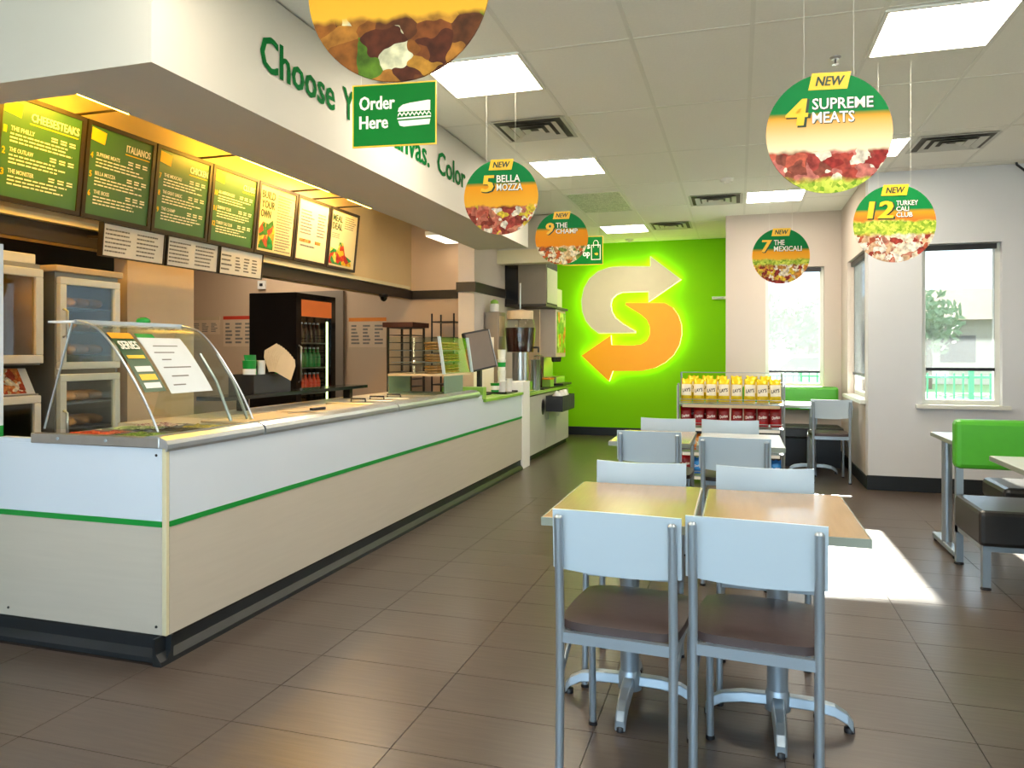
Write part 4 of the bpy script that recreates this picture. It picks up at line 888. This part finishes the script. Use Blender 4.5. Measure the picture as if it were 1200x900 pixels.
tag(obj('drinking_straw', MB().tube((-2.55, pxu+.1, .8365+zl(362)), (-2.55, pxu+.1, .8365+zl(331)), .008, 8), M['alum']), 'long clear straw standing upright on the tea dispenser lid', 'straw')
# cups, sauces and jar on the station
for k, (y, c) in enumerate(((9.38, 'tea'), (9.50, 'orange'), (9.62, 'tea'))):
    t = thing('syrup_bottle', ['dark syrup bottle beside the tea dispenser', 'amber syrup bottle between two dark bottles', 'dark syrup bottle beside the soda fountain'][k], 'bottle', (-2.55, y, .852), 0, 'syrup bottles on the drink station')
    obj('bottle_body', MB().lathe([(.04, 0), (.043, .02), (.043, .24), (.018, .32), (.018, .36)], 14), M[c], t); obj('pump', MB().path([(0, 0, .36), (0, 0, .42), (.05, 0, .43)], .009, 8), M['steel'], t)
t = thing('cup_dispenser', 'chrome cup dispenser tubes on the drink station edge', 'cup dispenser', (-2.47, 9.08, .8365))
for k in range(2): obj('tube', MB().lathe([(.045, 0), (.045, .38), (.05, .39)], 16, (0, .12*k, 0)), M['steel'], t)
t = thing('condiment_box', 'small lime condiment box on the drink station', 'box', (-2.5, 9.82, .852)); obj('tub', B(-.08, .08, -.1, .1, 0, .1), M['limetop'], t, bevel=.006); obj('lid', B(-.085, .085, -.105, .105, .1, .115), M['orange'], t)
# upper cabinet above the station
cy_ = 9.35; ca = ony(580, 357, cy_); cb = ony(640, 304, cy_); 
uc = thing('upper_cabinet', 'wall cabinet with one black and one grey door over the drinks', 'cabinet', (0, cy_, 0))
obj('body', B(max(ca[0], -2.945), cb[0], .02, .62, ca[2], cb[2]), M['dark'], uc)
xm = ony(607, 330, cy_)[0]
obj('door', B(max(ca[0], -2.945), xm, 0, .02, ca[2], cb[2]), M['blackgloss'], uc); obj('door', B(xm+.004, cb[0], 0, .02, ca[2], cb[2]), mat('taupe_cabinet_door', '#7d7366', .4), uc)
obj('side_picture', B(cb[0], cb[0]+.006, .05, .6, ca[2]+.02, cb[2]-.1), mat('pale_side_panel', '#b9bda0', .4), uc)
obj('underside_panel', B(max(ca[0], -2.945), cb[0], .0, .6, ca[2]-.03, ca[2]), M['frameblack'], uc)
struct(obj('wall_station_back', B(-2.945, -2.64, 9.98, 10.02, .86, ca[2]-.04), M['tan']))
rack_y = onx(588, 362, -2.75)[1]
t = thing('brew_machine', 'grey iced tea brewer behind the till screen', 'brewer', (-2.85, 8.56, .8365)); zb_ = onx(580, 364, -2.74)[2]-.8365
obj('housing', B(-.09, .09, -.05, .22, 0, zb_), mat('brewer_steel', '#94897c', .4, .4), t, bevel=.01); obj('panel', B(.09, .094, -.03, .18, zb_-.3, zb_-.05), M['tan'], t)
t = thing('glass_jar', 'small jar with a lime lid on top of the brewer', 'jar', (-2.85, 8.62, .8365+zb_+.001)); obj('jar_body', MB().lathe([(.05, 0), (.055, .02), (.055, .09), (.045, .1)], 16), M['cup'], t); obj('lid', MB().lathe([(.05, .1), (.05, .13), (.02, .15)], 16), M['limetop'], t)

# ---------------------------------------------------------------- illuminated arrow logo on the lime wall
def zp(x, y): p = ony(640 + x/3.4636, 260 + y/3.4636, 11.6); return (p[0], p[2])
upper = [(548,233),(422,138),(422,180),(300,180),(255,184),(210,200),(175,230),(152,270),(142,320),(146,365),(160,402),(182,430),(212,453),(362,451),(362,443),(310,412),(280,388),(266,362),(262,335),(268,312),(284,296),(308,286),(415,283),(415,325)]
lower = [(143,543),(262,460),(265,499),(350,501),(385,497),(408,482),(420,458),(420,425),(408,398),(385,377),(322,338),(322,328),(482,328),(515,348),(536,378),(549,415),(551,455),(541,500),(518,540),(485,570),(445,592),(390,605),(270,606),(255,648)]
lg = thing('arrow_logo_sign', 'backlit S shaped arrow logo in cream and orange on the lime wall', 'wall sign', (0, YG, 0))
glow = emis('logo_backlight', '#dcff6a', 4.5)
creamf = mat('logo_cream', '#d3c7a8', .4, var=.02, emit=.06); orangef = mat('logo_orange', '#f0a000', .4, var=.02, emit=.15)  # faces glow slightly to lift their colour, besides the real backlight
for nm, pts, mt in (('cream_arrow', upper, creamf), ('orange_arrow', lower, orangef)):
    P = [zp(*p) for p in pts]
    obj(nm, MB().prism(P, -.10, -.08, 'y'), mt, lg); cx = sum(p[0] for p in P)/len(P); cz = sum(p[1] for p in P)/len(P)
    # backlight return strip following the outline
    m = MB(); n = len(P)
    for i in range(n):
        a, b = P[i], P[(i+1) % n]; m.add([(a[0], -.079, a[1]), (b[0], -.079, b[1]), (b[0], -.02, b[1]), (a[0], -.02, a[1])], [(0, 1, 2, 3)])
    obj('backlight', m, glow, lg); obj('stud', MB().box(cx-.02, cx+.02, -.08, 0, P[0][1]-.02, P[0][1]+.02), M['alum'], lg)

# ---------------------------------------------------------------- tables and chairs
def make_table(name, label, x0, x1, y0, y1, top, group='cafe tables in the aisle'):
    cx, cy = (x0+x1)/2, (y0+y1)/2; a, b = (x1-x0)/2, (y1-y0)/2
    t = thing(name, label, 'table', (cx, cy, 0), 0, group)
    obj('tabletop', B(-a, a, -b, b, .735, .762), top, t, bevel=.003)
    e = MB().box(-a-.004, a+.004, -b-.004, -b, .732, .76).box(-a-.004, a+.004, b, b+.004, .732, .76).box(-a-.004, -a, -b, b, .732, .76).box(a, a+.004, -b, b, .732, .76)
    obj('edge_band', e, M['edge'], t)
    obj('column', MB().lathe([(.036, .09), (.036, .72)], 20), M['chairmetal'], t); obj('mounting_plate', B(-.14, .14, -.14, .14, .715, .735), M['chairmetal'], t)
    obj('hub', MB().lathe([(.045, .05), (.045, .095), (.037, .12)], 20), M['chairmetal'], t)
    for k in range(4):
        c, s_ = math.cos(k*math.pi/2), math.sin(k*math.pi/2)
        L = .25
        pr = [(.03, .085, .05), (.12, .083, .05), (.19, .070, .045), (.23, .048, .042), (L, .02, .04)]
        V = []
        for (r_, z, hw_) in pr:
            for sx, sz in ((-.5, -.5), (.5, -.5), (.36, .5), (-.36, .5)):
                u = sx*hw_; V.append((r_*c - u*s_, r_*s_ + u*c, z + sz*.036))
        Fc = [(4*i+j, 4*i+(j+1) % 4, 4*i+4+(j+1) % 4, 4*i+4+j) for i in range(4) for j in range(4)] + [(3, 2, 1, 0), (16, 17, 18, 19)]
        ft = obj('foot_arm', MB().add(V, Fc), M['chairmetal'], t, bevel=.004)
        obj('glide', MB().lathe([(.018, 0), (.018, .016), (.012, .02)], 12, (L*c*.95, L*s_*.95, 0)), M['black'], ft)
    return t
def make_chair():
    t = thing('cafe_chair', 'x', 'chair'); hw_ = .172; mt = M['chairmetal']
    # faces +Y; back posts at y = 0
    for s_ in (-1, 1):
        p = obj('rear_post', MB().path([(s_*hw_, -.01, .012), (s_*hw_, 0, .3), (s_*hw_, 0, .5), (s_*hw_, -.012, .70), (s_*hw_, -.02, .825)], .0135, 14), mt, t)
        obj('post_cap', MB().lathe([(.0135, .825), (.010, .831), (.004, .833)], 14, (s_*hw_, -.02, 0)), mt, p); obj('glide', MB().lathe([(.016, 0), (.016, .012)], 12, (s_*hw_, -.01, 0)), M['black'], p)
        f = obj('front_leg', MB().path([(s_*hw_, .395, .012), (s_*hw_, .375, .46)], .0125, 14), mt, t); obj('glide', MB().lathe([(.016, 0), (.016, .012)], 12, (s_*hw_, .395, 0)), M['black'], f)
        obj('side_rail', B(s_*hw_-.01, s_*hw_+.01, .0, .385, .440, .470), mt, t); obj('side_brace', MB().path([(s_*hw_, .0, .33), (s_*hw_, .10, .40), (s_*hw_, .2, .44)], .008, 8), mt, t)
    obj('rear_rail', B(-hw_, hw_, -.008, .012, .440, .472), mt, t); obj('front_rail', B(-hw_, hw_, .365, .385, .440, .470), mt, t)
    def seat(u, v, z):
        x = (u-.5)*2; y = v; wd = .178 + .012*math.sin(v*math.pi); r_ = abs(x)**6*.03
        return (x*wd, .012 + (.395+.015*(1-x*x))*v + (r_ if v < .1 else -r_ if v > .9 else 0), z + .010*(1-abs(x)**4)*(1-abs(2*v-1)**4))
    m = MB(); m.grid(lambda u, v: seat(u, v, .497), 10, 8); m.grid(lambda u, v: seat(u, v, .472)[:2] + (.472,), 10, 8)
    n = 10
    for (uu, vv) in (((0, 1), 0), ((0, 1), 1)):
        m.grid(lambda a, b, vv=vv: (seat(a, vv, .472)[:2] + (.472,)) if b < .5 else seat(a, vv, .497), 10, 1)
    for uu in (0, 1): m.grid(lambda a, b, uu=uu: (seat(uu, a, .472)[:2] + (.472,)) if b < .5 else seat(uu, a, .497), 8, 1)
    obj('seat_cushion', m, M['vinyl'], t)
    def back(u, v, off):
        x = (u-.5)*2; z = .665 + .18*v + (-.020*(1-x*x) if v < .5 else -.004*(1-x*x)); lean = -.02*(z-.5)/.33
        return (x*.195, .016 + off + .022*(1-x*x) + lean, z)
    m = MB(); m.grid(lambda u, v: back(u, v, 0), 14, 4); m.grid(lambda u, v: back(u, v, .012), 14, 4)
    for vv in (0, 1): m.grid(lambda a, b, vv=vv: back(a, vv, .012*b), 14, 1)
    for uu in (0, 1): m.grid(lambda a, b, uu=uu: back(uu, a, .012*b), 4, 1)
    obj('backrest', m, M['chairback'], t)
    return t
TB = [make_table('cafe_table', 'maple topped cafe table beside the two front chairs, counter side', -.645, -.145, 2.48, 3.20, M['wood']),
      make_table('cafe_table', 'maple topped cafe table beside the sun patch, window side', -.115, .385, 2.475, 3.18, M['wood']),
      make_table('cafe_table', 'maple topped cafe table before the snack rack, counter side', -.785, -.285, 4.70, 5.40, M['wood']),
      make_table('cafe_table', 'pale grey topped cafe table before the snack rack', -.24, .265, 4.66, 5.36, M['greytop'])]
ch0 = make_chair()
chairs = [(-.352, 2.215, -4, 'white backed chair at the front maple table nearer the counter, back to the shop front'), (.045, 2.235, -5, 'white backed chair at the front table beside the sun patch, back to the shop front'),
          (-.41, 3.30, 180, 'white backed chair facing the shop front across the maple table nearer the counter'), (.105, 3.30, 180, 'white backed chair facing the shop front across the table beside the sun patch'),
          (-.52, 4.57, -2, 'white backed cafe chair at the rear maple table, back to the front tables'), (-.02, 4.36, -3, 'white backed cafe chair at the rear grey table, back to the front tables'),
          (-.49, 5.52, 180, 'white backed cafe chair between the rear maple table and the snack rack'), (-.055, 5.50, 180, 'white backed cafe chair between the rear grey table and the snack rack')]
for i, (x, y, rz, lb) in enumerate(chairs):
    o = ch0 if i == 0 else copy_tree(ch0)
    o.location = (x, y, 0); o.rotation_euler = (0, 0, R(rz)); o['label'] = lb; o['group'] = 'cafe chairs at the aisle tables'
o = copy_tree(ch0); px_ = onz(972, 566, 0); o.location = (.90, 8.10, 0); o.rotation_euler = (0, 0, R(2)); o['label'] = 'white backed cafe chair at the table in the window bay'; o['group'] = 'cafe chairs at the aisle tables'

# ---------------------------------------------------------------- booth seating
def cushion(x0, x1, y0, y1, z0, z1): return B(x0, x1, y0, y1, z0, z1)
def booth(label, x0, x1, yf, yb, sgn, rear=None):
    """bench with front edge yf and back yb"""
    t = thing('booth_bench', label, 'bench', (0, 0, 0), 0, 'booth benches by the right wall')
    obj('seat_cushion', cushion(x0, x1, yf, yb, .245, .445), M['blackvinyl'], t, bevel=.025)
    a, b = (yb, yb+sgn*.11)
    obj('backrest', cushion(x0+.01, x1, min(a, b), max(a, b), .60, .905), M['limevinyl'], t, bevel=.03)
    for x in (x0+.04, x1-.04):
        obj('back_post', B(x-.02, x+.02, yb+sgn*.03, yb+sgn*.07, .2, .62), M['chairmetal'], t)
        for y in (yf+sgn*.045, yb+sgn*.05):
            l = obj('leg', B(x-.02, x+.02, y-.02, y+.02, .015, .245), M['chairmetal'], t); obj('leveler', MB().lathe([(.028, 0), (.028, .008), (.012, .016)], 12, (x, y, 0)), M['black'], l)
    obj('apron', B(x0+.03, x1-.03, yf+sgn*.03, yf+sgn*.06, .215, .245), M['chairmetal'], t); obj('side_rail', MB().box(x0+.02, x0+.05, min(yf, yb)+.05, max(yf, yb), .215, .245), M['chairmetal'], t)
    if rear:
        obj('rear_seat_cushion', cushion(rear[0], x1, rear[1], rear[2], .33, .46), M['blackvinyl'], t, bevel=.03)
        obj('rear_rail', B(rear[0]+.03, x1, rear[1]-.06, rear[1]+.3, .30, .33), M['chairmetal'], t)
        for x in (rear[0]+.06, x1-.05): obj('rear_leg', B(x-.02, x+.02, rear[2]-.09, rear[2]-.05, 0, .33), M['chairmetal'], t)
    return t
booth('double sided black bench with lime backrest, beside the sun patch', 1.285, 2.42, 4.70, 5.22, 1, (1.62, 5.42, 5.90))
booth('black bench with lime backrest facing the double bench', 1.235, 2.42, 3.74, 3.24, -1)
def bar_table(label, x0, x1, y0, y1, legs):
    t = thing('booth_table', label, 'table', ((x0+x1)/2, (y0+y1)/2, 0), 0, 'booth tables'); a, b = (x1-x0)/2, (y1-y0)/2
    obj('tabletop', B(-a, a, -b, b, .735, .76), M['greytop'], t, bevel=.003)
    obj('edge_band', MB().box(-a-.004, a+.004, -b-.004, -b, .733, .758).box(-a-.004, a+.004, b, b+.004, .733, .758).box(-a-.004, -a, -b, b, .733, .758).box(a, a+.004, -b, b, .733, .758), M['edge'], t)
    for lx in legs:
        xx = lx-(x0+x1)/2
        obj('leg', MB().path([(xx, 0, .05), (xx, 0, .735)], .032, 16), M['chairmetal'], t)
        f = obj('foot', MB().box(xx-.03, xx+.03, -.27, .27, .02, .055), M['chairmetal'], t, bevel=.008)
        for yy in (-.24, .24): obj('glide', MB().lathe([(.025, 0), (.025, .012), (.014, .02)], 12, (xx, yy, 0)), M['black'], f)
    return t
bar_table('pale table behind the lime backrest, under the right window', 1.31, 1.98, 5.36, 5.91, (1.345,))
bar_table('pale table in front of the double sided bench', 1.32, 1.98, 4.02, 4.65, (1.75,))
# bench and table in the window bay
t = thing('bay_bench', 'long bench with a lime backrest along the beige window wall', 'bench', (0, 0, 0))
obj('backrest', cushion(.05, XS-.05, YB-.18, YB-.06, .62, .905), M['limevinyl'], t, bevel=.03); obj('seat_cushion', cushion(.05, XS-.05, YB-.68, YB-.2, .33, .46), M['blackvinyl'], t, bevel=.025)
obj('plinth', B(.08, XS-.08, YB-.62, YB-.1, 0, .33), M['black'], t)
for x in (.3, .9): obj('back_post', B(x-.02, x+.02, YB-.1, YB-.06, .33, .65), M['chairmetal'], t)
make_table('bay_table', 'pale square table between the bay bench and the single chair', .42, 1.14, 8.42, 9.05, M['greytop'], 'bay table')

# ---------------------------------------------------------------- snack rack
RY = 7.7
ra, rb = ony(795, 440, RY)[0], ony(919, 440, RY)[0]; RW = rb-ra; RC = (ra+rb)/2
rk = thing('snack_rack', 'wire snack rack full of chip bags before the lime wall', 'rack', (RC, RY, 0)); wire = mat('rack_wire', '#9a9fa2', .35, .7)
zt = ony(860, 438, RY)[2]
for x in (-RW/2, RW/2):
    for y in (0, .42): obj('upright', MB().tube((x, y, 0), (x, y, zt if y else zt-.1), .010, 8), wire, rk)
obj('top_wire', MB().path([(-RW/2, .42, zt), (RW/2, .42, zt)], .005, 6), wire, rk)
shelf_z = [ony(860, 474, RY)[2], ony(860, 502, RY)[2], .32, .08]
for q, z in enumerate(shelf_z):
    s_ = obj('wire_shelf', MB().box(-RW/2, RW/2, .0, .42, z-.006, z), wire, rk)
    obj('shelf_lip', MB().path([(-RW/2, -.01, z+.045), (RW/2, -.01, z+.045)], .004, 6).path([(-RW/2, -.01, z+.02), (RW/2, -.01, z+.02)], .003, 6), wire, s_)
    obj('price_rail', B(-RW/2+.04, RW/2-.04, -.018, -.014, z-.035, z-.006), M['tan'] if q == 0 else M['paper'], s_)
obj('side_sign', B(-RW/2-.015, -RW/2-.011, .0, .3, .55, zt-.12), M['cup'], rk)
def bag_meshes(key, w_, h_, col, lab, word, wcol, foil=.35):
    bm_ = mat('bag_'+key, col, .3, .25, var=.15, scale=25, bump=.25)
    def sh(s_):
        def fn(u, v):
            x = (u-.5)*2; y = (v-.5)*2; b = max(0, (1-abs(x)**3)*(1-abs(y)**3))**.6
            return (x*w_/2*(1-.06*math.cos(y*1.5)), s_*.038*b, h_*v + .006*math.sin(u*14)*(1 if v > .95 else 0))
        return fn
    me = MB().grid(sh(-1), 10, 8).grid(sh(1), 10, 8).mesh('bag', [bm_])
    lm = MB().grid(lambda u, v: ((u-.5)*w_*.86, -.0015+sh(-1)(.07+.86*u, .30+.46*v)[1], h_*(.30+.46*v)), 8, 5).mesh('label', [mat('bag_label_'+key, lab, .4, var=.05)])
    tm = MB(); txt(tm, word, -w_*.34, 0, w_*.68, h_*.15, bold=.03)
    tm.v = [(x, sh(-1)(.5+x/w_, .5)[1]-.004, h_*.44+z+.15*x) for x, y, z in tm.v]
    return me, lm, tm.mesh('lettering', [mat('bag_word_'+key, wcol, .4, var=.02)])
KINDS = {'yellow': bag_meshes('yellow', .112, .245, '#e3c414', '#efe6cf', "LAY'S", '#3a2a1a'), 'red': bag_meshes('red', .112, .20, '#a80f16', '#8a1018', 'Doritos', '#f4e9e4'),
         'purple': bag_meshes('purple', .112, .17, '#5a2a5a', '#7a2a3a', 'Doritos', '#f0e4ea'), 'orange': bag_meshes('orange', .112, .17, '#d9701a', '#e8a04a', 'Cheetos', '#f4e9d4'), 'blue': bag_meshes('blue', .112, .17, '#1f6fc4', '#2a8fe0', 'Doritos', '#f0f4f8')}
def bag(kind, x, y, z, label, group, rz=0, tilt=-8):
    t = thing('chip_bag', label, 'chip bag', (x, y, z), 0, group); t.rotation_euler = (R(tilt), R(random.uniform(-2, 2)), R(rz))
    for n_, me in zip(('bag', 'label', 'lettering'), KINDS[kind]):
        o = bpy.data.objects.new(n_, me); C.objects.link(o); o.parent = t
random.seed(11)
rows = [(0, 'yellow', 8, 'top'), (1, 'red', 8, 'second'), (2, None, 8, 'third'), (3, None, 8, 'lowest')]
mixed = ['purple', 'orange', 'orange', 'purple', 'orange', 'purple', 'blue', 'purple'], ['red', 'blue', 'purple', 'orange', 'red', 'orange', 'red', 'blue']
for q, kd, n, rn in rows:
    for k in range(n):
        x = RC - RW/2 + .012 + (RW-.024)*(k+.5)/n; kk = kd or mixed[q-2][k]
        bag(kk, x + random.uniform(-.002, .002), RY+.06, shelf_z[q]+.006, '%s chip bag standing on the %s shelf of the snack rack' % (kk, rn), '%s chip bags on the %s shelf' % (kk, rn), random.uniform(-5, 5))
for k in range(6):
    bag('yellow', RC-RW/2+RW*(k+.9)/7, RY+.26, shelf_z[0]+.03, 'yellow chip bag in the rear row of the top rack shelf', 'rear yellow chip bags', random.uniform(-8, 8), -3)
for k in range(6):
    bag('red', RC-RW/2+RW*(k+.9)/7, RY+.26, shelf_z[1]+.02, 'red chip bag in the rear row of the second rack shelf', 'rear red chip bags', random.uniform(-8, 8), -3)

p = ony(844, 349, YG-.02)
t = thing('wall_bracket', 'small white bracket at the edge of the lime wall', 'bracket', (p[0], YG, p[2])); obj('plate', B(-.12, .1, -.03, 0, -.02, .02), M['cup'], t); obj('arm', MB().path([(-.1, -.03, 0), (-.1, -.08, 0), (.05, -.08, 0)], .008, 8), M['alum'], t)
